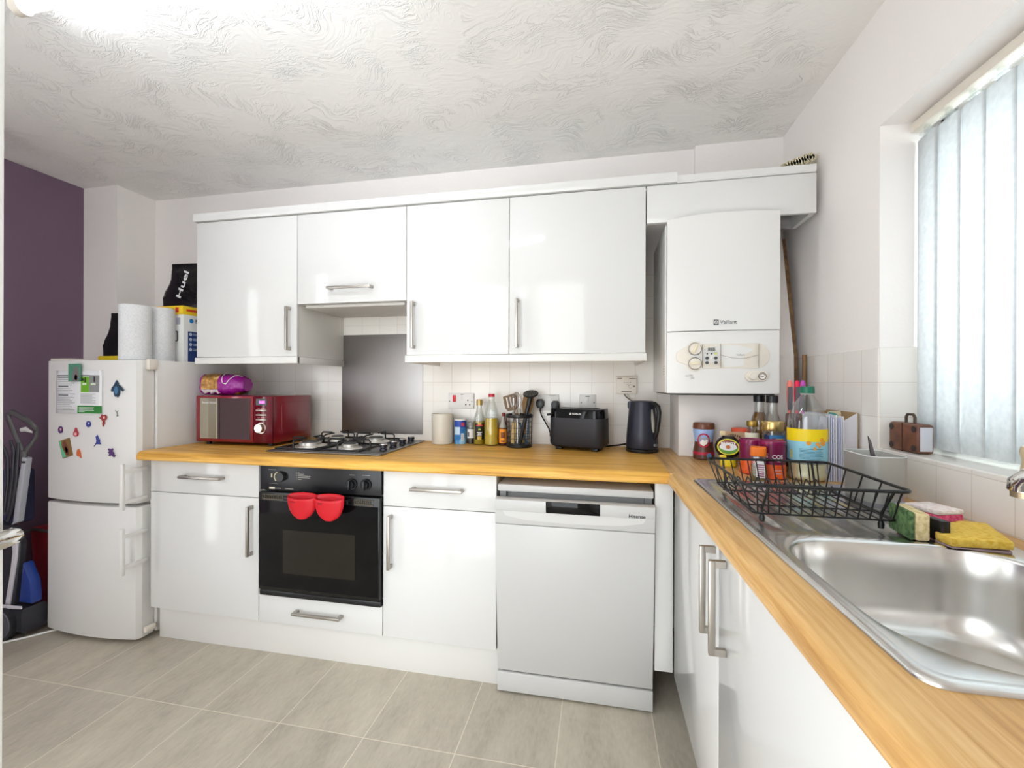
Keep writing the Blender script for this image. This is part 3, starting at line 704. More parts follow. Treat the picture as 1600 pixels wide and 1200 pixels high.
# ---------------------------------------------------------------- oven
ov = thing('oven', 'black built-in oven with glass door and a row of control knobs', 'oven', (.9, -.3, .29), room=True)
part('body', B().box(.612, -.571, .29, 1.174, -.05, .85), black_panel, ov)
part('control_panel', B().box(.609, YB - .012, .756, 1.19, -.571, .868, .002), black_panel, ov)
od = part('door', B().box(.609, YB - .022, .318, 1.19, -.571, .75, .006), M('oven_black', (15, 14, 13), .28), ov)
part('glass', B().box(.616, YB - .0245, .335, 1.183, YB - .02, .712), black_gloss, od)
part('window', B().box(.735, YB - .0258, .40, 1.08, YB - .0243, .59), M('oven_window', (30, 27, 22), .1), od)
for x0, x1 in ((.632, .78), (1.075, 1.163)):
    v_ = B(); n_ = int((x1 - x0) / .009)
    for k in range(n_): v_.box(x0 + k * .009, YB - .0262, .722, x0 + k * .009 + .003, YB - .0215, .738)
    v_.box(x0, YB - .0268, .717, x1, YB - .0215, .722).box(x0, YB - .0262, .738, x1, YB - .0215, .741)
    part('vent', v_, M('vent_bronze', (78, 70, 56), .4), od)
hb = B().box(.76, YB - .056, .725, 1.065, YB - .04, .741, .003)
for x in (.765, 1.045): hb.box(x, YB - .05, .727, x + .02, YB - .02, .739, .002)
part('handle', hb, black_plastic, od)
part('bottom_trim', B().box(.609, YB - .014, .29, 1.19, -.571, .314, .003), black_panel, ov)
part('timer_dial', B().cyl((.715, YB - .012, .818), (.715, YB - .026, .818), .024, .021, n=28), M('dial_grey', (46, 46, 46), .2), ov)
ar = B(); ar.tube([(.715 + .022 * math.cos(R(a)), YB - .0265, .818 + .022 * math.sin(R(a))) for a in range(110, 240, 10)], .0022, 6); ar.box(.665, YB - .0135, .812, .671, YB - .0115, .829)
part('dial_mark', ar, M('dial_cream', (206, 196, 164), .5), ov)
for x in (1.058, 1.124):
    kb = part('knob', B().cyl((x, YB - .012, .802), (x, YB - .02, .802), .0245, n=28).cyl((x, YB - .02, .802), (x, YB - .032, .802), .018, .016, n=24).box(x - .005, YB - .044, .782, x + .005, YB - .03, .822, .002), M('knob_black', (26, 27, 28), .22), ov)
tl = B()
for k in range(5): tl.box(.79, YB - .0128, .838 - k * .0075, .792, YB - .0115, .842 - k * .0075).box(.797, YB - .0128, .838 - k * .0075, .797 + (.008, .03, .062, .06, .018)[k], YB - .0115, .8405 - k * .0075)
pale = M('print_pale', (150, 146, 136), .5)
for a_, z_, b_, y_ in ((.65, .845, .69, .847), (.655, .785, .70, .7856), (1.045, .838, 1.07, .84), (1.105, .839, 1.14, .841), (.692, .764, .715, .767), (.735, .764, .775, .767)): part('caption', B().box(a_, YB - .0128, z_, b_, YB - .0115, y_), pale, ov)
part('settings_list', tl, M('print_pale', (150, 146, 136), .5), ov)
part('badge', B().box(.656, YB - .0132, .761, .684, YB - .0115, .77), M('badge_pale', (196, 190, 170), .4), ov)
# red silicone grips over the oven door handle
red_si = M('red_silicone', (196, 16, 32), .45)
def grip(x, label):
    t = thing('silicone_pot_grip', label, 'pot grip', (x, YB - .083, .768), group='silicone grips on the oven handle')
    def shell(d0, inset):
        L = []
        for k in range(9):
            q = k / 8; w = (.062 - inset) * math.sqrt(max(0.0, 1 - (q * .97) ** 2.4)) + .004; z = -.102 * q
            dep = .046 * (1 - .5 * q)
            L.append([(w * math.cos(2 * PI * i / 24) * (1.05 if math.sin(2 * PI * i / 24) > .4 and k == 0 else 1), dep / 2 * math.sin(2 * PI * i / 24), z - (.009 * (1 - q) * (1 - math.sin(2 * PI * i / 24)))) for i in range(24)])
        return L
    b = B().loft(shell(0, 0), cap0=False, cap1=True)
    part('cup', b, red_si, t, thick=.0025)
    part('mark', B().box(-.036, -.0255, -.032, -.018, -.0205, -.029), M('dark_red', (130, 16, 26), .5), t)
grip(.872, 'red silicone pot grip hanging on the oven handle, the left one')
grip(.998, 'red silicone pot grip hanging on the oven handle, the right one')
# ---------------------------------------------------------------- hob
hz = .9105
hb_ = thing('gas_hob', 'stainless steel four-burner gas hob with black pan supports', 'hob', (.86, -.29, hz), room=True)
HX0, HX1, HY0, HY1 = .578, 1.148, -.535, -.03
part('base_plate', B().box(HX0, HY0, hz, HX1, HY1, hz + .008, .004).box(HX0 + .02, HY0 + .018, hz + .0079, HX1 - .02, HY1 - .02, hz + .0095, .001), steel, hb_)
Z = hz + .0095
bs = [(.70, -.385, .046), (.70, -.16, .036), (.925, -.405, .034), (.925, -.16, .042)]
alu = M('burner_alu', (228, 225, 218), .4, .85)
for x, y, r in bs:
    br_ = part('burner', B().lathe([(0, Z), (r * 1.7, Z), (r * 1.6, Z + .005), (r * 1.1, Z + .009), (r * 1.1, Z + .02), (r * 1.02, Z + .0215), (0, Z + .0215)], x, y, 32), alu, hb_)
    part('cap', B().lathe([(0, Z + .0205), (r * .86, Z + .0205), (r * .84, Z + .026), (r * .7, Z + .0285), (0, Z + .029)], x, y, 28), M('burner_cap', (70, 68, 66), .45), br_)
def support(x0, x1, y0, y1, cs):
    s = B(); zz = Z + .005; r = .0042; up = Z + .043
    s.tube([(x0, y0, zz), (x1, y0, zz), (x1, y1, zz), (x0, y1, zz)], r, 8, True)
    for (cx, cy) in cs:
        for dx, dy in ((1, 0), (-1, 0)):
            ex = x1 if dx > 0 else x0
            for off in (0,):
                s.tube([(ex, cy + off, zz), (ex, cy + off, up - .008), (ex - dx * .008, cy + off, up), (cx + dx * .03, cy + off, up)], r, 8)
        ey = y0 if abs(cy - y0) < abs(cy - y1) else y1
        sg = -1 if ey == y0 else 1
        s.tube([(cx, ey, zz), (cx, ey, up - .008), (cx, ey - sg * .008, up), (cx, cy + sg * .03, up)], r, 8)
        s.tube([(x0, (y0 + y1) / 2, zz), (x1, (y0 + y1) / 2, zz)], r * .9, 8)
        s.tube([(cx, (y0 + y1) / 2, zz), (cx, (y0 + y1) / 2, up - .006), (cx, (y0 + y1) / 2 + sg * .02, up), (cx, cy - sg * .03, up)], r, 8)
    return s
part('pan_support', support(.605, .80, -.505, -.055, [(.70, -.385), (.70, -.16)]), black_metal, hb_)
part('pan_support', support(.815, 1.03, -.505, -.055, [(.925, -.405), (.925, -.16)]), black_metal, hb_)
for k, y in enumerate((-.425, -.325, -.225, -.125)):
    kb = part('knob', B().lathe([(0, Z), (.017, Z), (.016, Z + .008), (.0125, Z + .010), (.0125, Z + .012), (.0185, Z + .013), (.018, Z + .026), (0, Z + .026)], 1.108, y, 24), M('hob_knob', (28, 28, 40), .3), hb_)
    part('knob_top', B().lathe([(0, Z + .0258), (.0178, Z + .0258), (.016, Z + .0285), (0, Z + .029)], 1.108, y, 24), chrome, kb)
# steel splashback
solo('splashback', B().box(.625, -.004, .945, 1.122, -.0005, 1.505, .001), splash_steel, 'brushed steel splashback plate on the tiles behind the hob', 'splashback', (.87, -.002, .945), room=True)
# ---------------------------------------------------------------- microwave
mw = thing('microwave', 'dark red microwave on the worktop beside the fridge', 'microwave', (.275, -.27, .9105), room=True)
red_m = M('microwave_red', (128, 22, 36), .18, .1, coat=.4); red_d = M('microwave_dark_red', (92, 10, 26), .1)
part('body', B().box(.053, -.385, .926, .497, -.10, 1.163, .006), red_m, mw)
part('side_panel', B().prism([(p[0], p[1]) for p in rrect(.20, .17, .025, 5, -.235, 1.045)], 'x', .4965, .5005, .0015), red_m, mw)
dr = part('door', B().box(.050, -.402, .928, .392, -.384, 1.163, .006), red_m, mw)
part('window', B().box(.078, -.4035, .945, .372, -.4005, 1.15), M('dark_mirror', (186, 180, 165), .03, 1.0), dr)
part('window_frame', B().box(.192, -.4042, .945, .198, -.4012, 1.15).box(.372, -.4045, .94, .375, -.4, 1.153), M('frame_dark', (40, 26, 20), .2), dr)
text('Russell Hobbs', white_ink, dr, (.133, -.4041, 1.127), width=.085)
part('control_panel', B().box(.394, -.402, .928, .500, -.384, 1.163, .005), red_d, mw)
part('display', B().box(.408, -.4035, 1.117, .470, -.4005, 1.149), black_gloss, mw)
text('0:00', M('led_pink', (255, 60, 190), .5, emit=6.0), mw, (.444, -.4042, 1.132), height=.013, name='clock_digits', bold=.02)
for k in range(3): part('button', B().box(.408, -.4055, 1.088 - k * .023, .468, -.4015, 1.095 - k * .023, .0015), M('button_silver', (196, 186, 176), .3, .8), mw)
pt = B()
for k in range(3): pt.box(.418, -.4035, 1.0995 - k * .023, .43, -.4018, 1.1015 - k * .023).box(.438, -.4035, 1.0995 - k * .023, .462, -.4018, 1.1025 - k * .023)
part('print', pt, M('print_rose', (190, 130, 120), .5), mw)
part('knob', B().cyl((.438, -.4, 1.004), (.438, -.404, 1.004), .027, n=28).cyl((.438, -.404, 1.004), (.438, -.424, 1.004), .0235, .021, n=28), M('knob_silver', (205, 196, 186), .25, .9), mw)
for x in (.09, .46):
    for y in (-.36, -.14): part('foot', B().cyl((x, y, .9105), (x, y, .93), .012, n=14), black_plastic, mw)
part('back_cover', B().box(.07, -.1, .94, .48, -.07, 1.14, .02), black_plastic, mw)
# bread bag on the microwave
t = thing('bread_bag', 'purple bread bag with a clear window lying on the microwave', 'bread', (.13, -.29, 1.1635), R(4))
def loaf(u, v, g=0.0, a0=0.0):
    a = 2 * PI * v + a0; x = -.12 + .24 * u
    taper = min(1, u / .1 + .55) * (1 if u < .75 else 1 - .45 * (u - .75) / .25)
    ca, sa = math.cos(a), math.sin(a)
    rx = .066 * taper; rz = .056 * taper
    y = rx * abs(ca) ** .75 * (1 if ca > 0 else -1) * (1 + g); z = .054 + rz * abs(sa) ** .8 * (1 if sa > 0 else -1) * (1 + g)
    wr = .0055 * math.sin(u * 40 + v * 17) * math.sin(v * 23)
    return (x, y + wr, max(.0005, z + wr))
def closed_loaf(u0, u1, g, n=24, m=18):
    return B().loft([[loaf(u0 + (u1 - u0) * i / m, k / n, g) for k in range(n)] for i in range(m + 1)])
part('wrapper', closed_loaf(0, 1, 0), M('bag_purple', (150, 26, 140), .2, bump=(30, .3)), t)
cw = B(); cw.grid(lambda u, v: loaf(.10 + .40 * u, .23 + .32 * v, .035), 10, 10)
part('window', cw, noisy_mat('bread_crust', [(.3, (112, 66, 24)), (.55, (190, 138, 66)), (.75, (232, 200, 140))], 45, .4, .2), t)
cw = B(); cw.grid(lambda u, v: loaf(.08 + .42 * u + .03 * v, .555 + .06 * v, .04), 10, 2)
part('label_band', cw, M('band_white', (236, 228, 226), .4), t)
cw = B(); cw.tube([loaf(.52 + .06 * q + .28 * q, .24 + .26 * math.sin(q * PI), .06) for q in [i / 14 for i in range(15)]], .0018, 6)
part('white_swirl', cw, white_ink, t)
cw = B(); cw.grid(lambda u, v: loaf(.14 + .34 * u, .675 + .02 * v, .045), 8, 1); part('print', cw, white_ink, t)
cw = B(); cw.grid(lambda u, v: loaf(.80 + .14 * u, .66 + .12 * v, .05), 6, 4); part('print', cw, noisy_mat('seed_picture', [(.35, (60, 70, 30)), (.6, (170, 110, 50)), (.75, (200, 60, 60))], 60, .5, .05), t)
# ---------------------------------------------------------------- dishwasher
dw = thing('dishwasher', 'white freestanding dishwasher with its door slightly ajar', 'dishwasher', (1.985, -.3, 0), room=True)
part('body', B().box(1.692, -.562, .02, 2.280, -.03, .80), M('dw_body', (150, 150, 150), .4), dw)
part('lid', B().box(1.690, -.600, .804, 2.281, -.03, .832, .004), appliance_white, dw)
dt = Matrix.Translation((1.985, -.583, .088)) @ Matrix.Rotation(R(5.0), 4, 'X')
dd = part('door', B().box(-.297, .0, 0, .297, .03, .60, .003).box(-.297, .0, .602, .297, .03, .70, .003).move(dt), appliance_white, dw)
sc = B()
sc.prism([(-.27, .662), (.27, .662), (.255, .636), (.18, .622), (0, .617), (-.18, .622), (-.255, .636)], 'y', -.0012, .004)
part('grip_recess', sc.move(dt), M('recess_white', (206, 205, 202), .35), dd)
part('grip_lip', B().box(-.297, -.006, .655, .297, .004, .70, .004).move(dt), appliance_white, dd)
part('display', B().box(-.098, -.0085, .657, .102, -.004, .701, .002).move(dt), black_gloss, dd)
lt_ = text('Hisense', ink, dd, (0, 0, 0), width=.058, bold=.02)
lt_.data.transform(Matrix.Translation(-Vector(dw['_o'])) @ dt @ Matrix.Translation(Vector((.233, -.0066, .664))) @ Matrix.Translation(Vector(dw['_o'])))
part('plinth_panel', B().box(1.688, -.588, .008, 2.282, -.57, .083, .002), appliance_white, dw)
for x in (1.73, 2.24): part('foot', B().cyl((x, -.5, 0), (x, -.5, .03), .018, n=14), black_plastic, dw)
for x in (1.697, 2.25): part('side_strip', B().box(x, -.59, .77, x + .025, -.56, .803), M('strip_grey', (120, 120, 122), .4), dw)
# ---------------------------------------------------------------- boiler
bo = thing('boiler', 'white wall-hung gas boiler with an oval cream control panel', 'boiler', (2.56, -.21, 1.19), room=True)
BX0, BX1, BYF = 2.352, 2.768, -.42
def bfront(x): 
    q = (x - 2.56) / .208; return BYF - .022 * (1 - q * q)
def btop(x): q = (x - 2.545) / .215; return 1.903 - .014 * (max(0, -q)) ** 2
part('casing', B().box(BX0 - .003, BYF + .03, 1.192, BX1 + .001, -.002, 1.885, .004), white_plastic, bo)
xs = [BX0 + (BX1 - BX0) * i / 20 for i in range(21)]
def bpanel(z0, zt, off, in_=0.0):
    b = B(); lo = []; 
    bot = [(x, bfront(x) - off, z0(x)) for x in xs]; top = [(x, bfront(x) - off, zt(x)) for x in xs]
    bb = [(x, -.4015, z0(x)) for x in xs]; tb = [(x, -.4015, zt(x)) for x in xs]
    V = [[b.bm.verts.new(p) for p in L] for L in (bb, bot, top, tb)]
    for A, D in zip(V, V[1:] + V[:1]):
        for i in range(20): b.bm.faces.new((A[i], A[i + 1], D[i + 1], D[i]))
    for e in (0, 20): b.bm.faces.new([V[k][e] for k in range(4)])
    return b
part('front_cover', bpanel(lambda x: 1.441, btop, .004), white_plastic, bo)
part('lower_cover', bpanel(lambda x: 1.192, lambda x: 1.438 , -.001), white_plastic, bo)
wv = B(); wv.grid(lambda u, v: (2.42 + .26 * u, bfront(2.42 + .26 * u) + .0008 - .0025 * v * math.sin(u * PI), 1.438 - .016 * math.sin(u * PI) * (1 - v)), 16, 2)
part('shade_lip', wv, white_plastic, bo)
text('Vaillant', M('logo_grey', (96, 100, 104), .4), bo, (2.577, bfront(2.577) - .0052, 1.471), width=.062, bold=.012)
lg = B().box(2.523, bfront(2.53) - .0062, 1.461, 2.541, bfront(2.53) - .003, 1.482)
part('emblem', lg, M('logo_grey', (96, 100, 104)), bo)
lg = B(); lg.tube([(2.532 + .006 * math.cos(a), bfront(2.53) - .0066, 1.4715 + .006 * math.sin(a)) for a in [R(t) for t in range(0, 360, 30)]], .0011, 6, True)
lg.tube([(2.527, bfront(2.53) - .0066, 1.475), (2.532, bfront(2.53) - .0066, 1.4695), (2.5385, bfront(2.53) - .0066, 1.477)], .001, 6)
part('emblem_mark', lg, white_plastic, bo)
# oval panel
def curved(pts, off, th):
    b = B(); b.prism(pts, 'y', -th, 0)
    return b
pan = B()
pts = []
cz = 1.339
for a in range(90, 271, 10): pts.append((2.445 + .058 * math.cos(R(a)), cz + .05 * math.sin(R(a))))
pts = [(2.455 + .030 * math.cos(R(a)), cz + .029 + .030 * math.sin(R(a))) for a in range(40, 170, 13)]
pts += [(2.446 + .060 * math.cos(R(a)), cz + .055 * math.sin(R(a))) for a in range(160, 201, 8)]
pts += [(2.455 + .030 * math.cos(R(a)), cz - .029 + .030 * math.sin(R(a))) for a in range(190, 321, 13)]
pts += [(2.682 + .047 * math.cos(R(a)), cz + .0485 * math.sin(R(a))) for a in range(-90, 91, 10)]
pan.prism(pts, 'y', -.4435, -.41, .001)
for v in pan.bm.verts: v.co.y += bfront(v.co.x) - BYF + .018
op = part('control_panel', pan, cream_plastic, bo)
fy = bfront(2.56) - .007
sl = B()
for x in (2.482, 2.548, 2.688): sl.box(x, bfront(x) - .0072, cz - .047, x + .0012, bfront(x) - .002, cz + .047)
sl.tube([(2.55 + .138 * q, bfront(2.55 + .138 * q) - .0066, cz + .004 - .014 * math.sin(q * PI)) for q in [i / 12 for i in range(13)]], .0008, 5)
part('panel_seams', sl, M('seam_tan', (168, 156, 140), .5), op)
for z in (cz + .029, cz - .029):
    k = part('knob', B().cyl((2.455, bfront(2.455) - .004, z), (2.455, bfront(2.455) - .016, z), .0235, .021, n=28), cream_plastic, bo)
    part('knob_ring', B().tube([(2.455 + .0245 * math.cos(R(a)), bfront(2.455) - .006, z + .0245 * math.sin(R(a))) for a in range(0, 360, 15)], .001, 6, True), M('ring_grey', (120, 116, 110), .5), k)
    gm = Matrix.Translation((2.455, bfront(2.455) - .017, z)) @ Matrix.Rotation(R(25 if z > cz else 85), 4, 'Y')
    part('knob_grip', B().box(-.006, -.004, -.018, .004, .003, .018, .002).move(gm), M('grip_cream', (226, 214, 186), .45), k)
dy = bfront(2.515) - .0065
part('display', B().box(2.502, dy - .001, 1.359, 2.528, dy + .003, 1.372), M('lcd', (150, 150, 146), .3), bo)
text('15.2', ink, bo, (2.515, dy - .002, 1.3655), width=.02, name='display_digits')
btn = M('button_grey', (70, 72, 76), .4)
for x in (2.499, 2.531):
    for z in (1.331, 1.313): part('button', B().cyl((x, bfront(x) - .005, z), (x, bfront(x) - .009, z), .0062, n=16), btn, bo)
part('button', B().cyl((2.499, dy, 1.348), (2.499, dy - .003, 1.348), .0028, n=10), ink, bo)
part('button', B().cyl((2.515, dy, 1.348), (2.515, dy - .003, 1.348), .0028, n=10), ink, bo)
part('button', B().cyl((2.53, dy, 1.348), (2.53, dy - .003, 1.348), .005, n=12), M('button_lime', (206, 212, 130), .5), bo)
text('Vaillant', grey_ink, bo, (2.62, bfront(2.62) - .0075, 1.343), width=.03)
gp = B().prism(rrect(.086, .042, .0205, 8, 2.681, 1.26), 'y', -.012, 0, .002)
for v in gp.bm.verts: v.co.y += bfront(v.co.x) + .002
gp = part('gauge_plate', gp, cream_plastic, bo)
part('gauge', B().cyl((2.70, bfront(2.70) - .009, 1.26), (2.70, bfront(2.70) - .0125, 1.26), .0145, n=24), M('gauge_brown', (110, 84, 70), .3), gp)
part('gauge', B().cyl((2.70, bfront(2.70) - .0125, 1.26), (2.70, bfront(2.70) - .0135, 1.26), .0115, n=24), M('gauge_face', (232, 226, 220), .3), gp)
part('needle', B().box(2.692, bfront(2.70) - .0145, 1.258, 2.704, bfront(2.70) - .0132, 1.2605).tube([(2.70 + .009 * math.cos(R(a)), bfront(2.70) - .0138, 1.26 + .009 * math.sin(R(a))) for a in range(20, 170, 15)], .001, 5), ink, gp)
part('small_knob', B().cyl((2.663, bfront(2.663) - .009, 1.26), (2.663, bfront(2.663) - .02, 1.26), .0145, .013, n=24), cream_plastic, gp)
text('ecoTEC', grey_ink, bo, (2.436, bfront(2.436) - .0012, 1.262), width=.03)
text('plus', grey_ink, bo, (2.448, bfront(2.448) - .0012, 1.253), width=.012)
sv = B()
for i, z in enumerate((1.30, 1.288, 1.278, 1.268)): sv.box(BX0 - .0042, BYF + .05, z, BX0 - .002, BYF + .062, z + .006)
part('side_slots', sv, ink, bo)
part('underside', B().box(BX0 + .01, BYF + .02, 1.186, BX1 - .01, -.02, 1.1925), M('underside_grey', (70, 68, 66), .5), bo)
fl = B().cyl((2.70, -.15, 1.887), (2.70, -.15, 1.93), .05, n=24)
fl.tube([(2.70, -.15, 1.925), (2.705, -.15, 1.95), (2.73, -.15, 1.965), (2.78, -.15, 1.968), (2.93, -.15, 1.968)], .05, 20)
solo('flue_pipe', fl, M('flue_grey', (176, 176, 178), .35), 'pale grey flue pipe bending from the boiler top to the window wall', 'pipe', (2.70, -.15, 1.887), room=True)
# ---------------------------------------------------------------- wall sockets and timer
def wallplate(name, label, x0, x1, z0, z1): 
    t = thing(name, label, 'socket', ((x0 + x1) / 2, -.006, z0), room=True)
    part('plate', B().box(x0, -.011, z0, x1, -.0005, z1, .003), white_plastic, t)
    return t
sk = wallplate('cooker_switch', 'white wall plate with a red cooker switch above the oil bottles', 1.272, 1.419, 1.091, 1.176)
part('rocker', B().box(1.30, -.0155, 1.128, 1.318, -.010, 1.165, .003), M('switch_red', (206, 28, 48), .4), sk)
part('rocker', B().box(1.343, -.0135, 1.138, 1.356, -.010, 1.163, .002), white_plastic, sk)
hs = B()
for x, z in ((1.385, 1.137), (1.374, 1.114), (1.396, 1.114)): hs.box(x - .003, -.0118, z - .004, x + .003, -.0105, z + .004)
for x in (1.282, 1.408): hs.cyl((x, -.0105, 1.131), (x, -.0118, 1.131), .003, n=10)
part('holes', hs, ink, sk)
part('print', B().box(1.345, -.0118, 1.167, 1.358, -.0105, 1.17), grey_ink, sk)
sk = wallplate('double_socket', 'white double socket behind the black toaster with two plugs in it', 1.731, 1.878, 1.088, 1.173)
for x in (1.757, 1.838): part('rocker', B().box(x, -.0145, 1.14, x + .013, -.010, 1.163, .002), white_plastic, sk)
pr = B()
for x in (1.757, 1.838): pr.box(x - .012, -.0118, 1.166, x + .024, -.0105, 1.168)
part('print', pr, grey_ink, sk)
sk = wallplate('wall_switch', 'square white switch plate on the tiles above the toaster', 1.983, 2.068, 1.088, 1.173)
part('rocker', B().box(2.018, -.0145, 1.135, 2.031, -.010, 1.16, .002), white_plastic, sk)
hs = B()
for x in (1.993, 2.058): hs.cyl((x, -.0105, 1.131), (x, -.0118, 1.131), .003, n=10)
hs.box(2.014, -.0118, 1.163, 2.036, -.0105, 1.166)
part('holes', hs, ink, sk)
for x0, lb in ((.057, 'white socket plate just showing above the microwave, the left one'), (.222, 'white socket plate just showing above the microwave, the right one')):
    sk = wallplate('socket', lb, x0, x0 + .1, 1.092, 1.177)
    part('rim', B().box(x0 + .01, -.0135, 1.1, x0 + .09, -.0105, 1.17, .002), white_plastic, sk)
tm = thing('wall_timer', 'cream heating controller box on the tiles near the boiler', 'controller', (2.217, -.01, 1.18), room=True)
part('case', B().box(2.168, -.028, 1.18, 2.267, -.0005, 1.266, .003), cream_plastic, tm)
pr = B().box(2.173, -.0288, 1.254, 2.195, -.0275, 1.259).box(2.23, -.0288, 1.254, 2.262, -.0275, 1.2575).box(2.193, -.0288, 1.188, 2.243, -.0275, 1.193)
pr.box(2.205, -.0288, 1.2345, 2.236, -.0275, 1.2355).box(2.205, -.0288, 1.234, 2.207, -.0275, 1.238).box(2.216, -.0288, 1.2245, 2.23, -.0275, 1.2255).box(2.25, -.0288, 1.214, 2.259, -.0275, 1.221).cyl((2.237, -.0275, 1.236), (2.237, -.029, 1.236), .002, n=8).cyl((2.237, -.0275, 1.243), (2.237, -.029, 1.243), .002, n=8)
part('print', pr, M('print_brown', (120, 112, 104), .6), tm)
pr = B().tube([(2.237 + .009 * math.cos(R(a)), -.0283, 1.217 + .009 * math.sin(R(a))) for a in range(0, 360, 30)], .0007, 5, True)
part('dial_ring', pr, M('print_brown', (120, 112, 104)), tm)
part('lead', B().tube([(2.205, -.012, 1.181), (2.215, -.01, 1.165), (2.235, -.008, 1.15), (2.262, -.006, 1.135), (2.30, -.006, 1.12)], .003, 8), M('lead_grey', (120, 116, 110), .5), tm)
part('lead', B().tube([(2.215, -.012, 1.181), (2.235, -.009, 1.160), (2.26, -.008, 1.148), (2.32, -.006, 1.14)], .003, 8), cream_plastic, tm)
WT = .9105
# ---------------------------------------------------------------- counter, between hob and toaster
t = thing('storage_canister', 'tall cream translucent canister beside the hob', 'canister', (1.268, -.085, WT))
part('body', B().lathe([(0, .0), (.052, 0), (.055, .003), (.0565, .158), (.054, .158), (.0525, .006), (0, .006)], n=36), M('canister_cream', (226, 220, 206), .3, trans=.15), t)
part('contents', B().lathe([(0, .0065), (.052, .0065), (.0535, .14), (0, .142)], n=32), M('flour', (224, 214, 194), .9), t)
f_ = face(1.362, -.068)
t = thing('salt_tub', 'small blue and white salt tub beside the cream canister', 'tub', (1.362, -.068, WT), f_)
part('body', B().lathe([(0, 0), (.031, 0), (.0315, .002), (.0315, .122), (.031, .124), (0, .124)], n=28), noisy_mat('salt_blue', [(.35, (30, 104, 180)), (.5, (60, 140, 205)), (.62, (150, 200, 230))], 18, .4, .05), t)
part('lid', B().lathe([(0, .123), (.032, .123), (.0325, .131), (.030, .133), (0, .133)], n=28), white_plastic, t)
part('band', B().patch(.0319, R(-80), R(80), .088, .122), M('salt_dark', (30, 70, 168), .4), t)
part('badge', B().patch(.0322, R(10), R(40), .094, .112).patch(.0322, R(16), R(34), .099, .107), M('badge_red', (214, 60, 70), .4), t)
part('label', B().patch(.0322, R(8), R(36), .02, .056), M('label_white', (232, 232, 232), .5), t)
ps = B()
for k in range(6): ps.patch(.0324, R(11), R(32), .025 + k * .005, .027 + k * .005)
part('print', ps, grey_ink, t)
part('white_wave', B().patch(.0321, R(-75), R(-5), .05, .09), M('wave_pale', (196, 222, 238), .4), t)
t = thing('pepper_jar', 'small glass pepper jar with a white label between the salt and the oil', 'jar', (1.417, -.055, WT), face(1.417, -.055))
part('glass', B().lathe([(0, 0), (.02, 0), (.0205, .003), (.0205, .085), (.016, .095), (.016, .098)], n=24), clear_jar, t)
part('peppercorns', B().lathe([(0, .002), (.0185, .002), (.0185, .08), (0, .082)], n=20), noisy_mat('peppercorn', [(.4, (28, 26, 26)), (.65, (66, 60, 56))], 300, .7, .4), t)
part('cap', B().lathe([(0, .094), (.0165, .094), (.016, .112), (0, .113)], n=20), M('cap_grey', (150, 150, 146), .3), t)
part('label', B().patch(.0209, R(-75), R(75), .03, .078), M('label_white', (232, 232, 232)), t)
part('barcode', B().patch(.0211, R(-60), R(-25), .038, .062), grey_ink, t)
OIL = M('oil', (190, 166, 40), .08, trans=.15, ior=1.3); OIL2 = M('oil_bright', (222, 192, 58), .1, trans=.12, ior=1.3, bump=(60, .25))
t = thing('oil_bottle', 'olive oil bottle with a black label and gold cap', 'bottle', (1.468, -.072, WT), face(1.468, -.072), 'oil bottles by the utensil pot')
part('glass', B().lathe([(0, 0), (.029, 0), (.031, .004), (.031, .115), (.028, .14), (.016, .178), (.0135, .195), (.0135, .205)], n=28), clear_jar, t)
part('oil', B().lathe([(0, .003), (.029, .003), (.0295, .112), (.0285, .122), (0, .122)], n=24), OIL, t)
part('cap', B().lathe([(0, .204), (.0165, .204), (.0165, .232), (.0155, .235), (0, .235)], n=24), M('cap_gold', (176, 150, 96), .3, .7), t)
part('label', B().patch(.0315, R(-45), R(45), .028, .112), M('label_black', (22, 20, 18), .4), t)
part('label_gold', B().patch(.0318, R(-20), R(20), .028, .045).patch(.0318, R(-15), R(18), .1, .114), M('label_gold', (206, 170, 60), .4), t)
part('label_red', B().patch(.0319, R(-30), R(30), .098, .104), M('badge_red', (214, 60, 70)), t)
part('print', B().patch(.0318, R(-25), R(25), .063, .067).patch(.0318, R(-14), R(14), .056, .06).patch(.0318, R(-22), R(22), .05, .053), white_ink, t)
part('leaf', B().patch(.0318, R(-10), R(12), .076, .084, r1=.0318), M('olive_leaf', (150, 170, 60), .5), t)
t = thing('oil_bottle', 'large clear bottle of yellow cooking oil with a red cap', 'bottle', (1.538, -.092, WT), face(1.538, -.092), 'oil bottles by the utensil pot')
pr = [(0, 0), (.033, 0), (.037, .006), (.0355, .05), (.037, .09), (.035, .125), (.0345, .15), (.036, .16), (.03, .19), (.02, .22), (.0135, .238), (.0135, .25)]
part('plastic', B().lathe(pr, n=32), clear_plastic, t)
part('oil', B().lathe([(0, .004), (.031, .004), (.0355, .008), (.034, .05), (.0355, .09), (.0335, .125), (.033, .14), (0, .14)], n=28), OIL2, t)
part('neck_ring', B().lathe([(.0135, .236), (.017, .236), (.017, .249), (.0135, .249)], n=24), white_plastic, t)
part('cap', B().lathe([(0, .249), (.0165, .249), (.0165, .262), (.0155, .265), (0, .265)], n=24), M('cap_red', (190, 24, 52), .35), t)
t = thing('sauce_bottle', 'slim red sauce bottle mostly hidden behind the yellow oil bottle', 'bottle', (1.588, -.034, WT), face(1.588, -.034))
part('body', B().lathe([(0, 0), (.019, 0), (.02, .004), (.02, .095), (.011, .13), (.008, .15), (.008, .165), (0, .165)], n=20), M('sauce_red', (150, 30, 34), .15), t)
part('label', B().patch(.0204, R(-60), R(60), .02, .085), M('label_red', (190, 40, 52), .4), t)
part('print', B().patch(.0206, R(-20), R(20), .03, .08), white_ink, t)
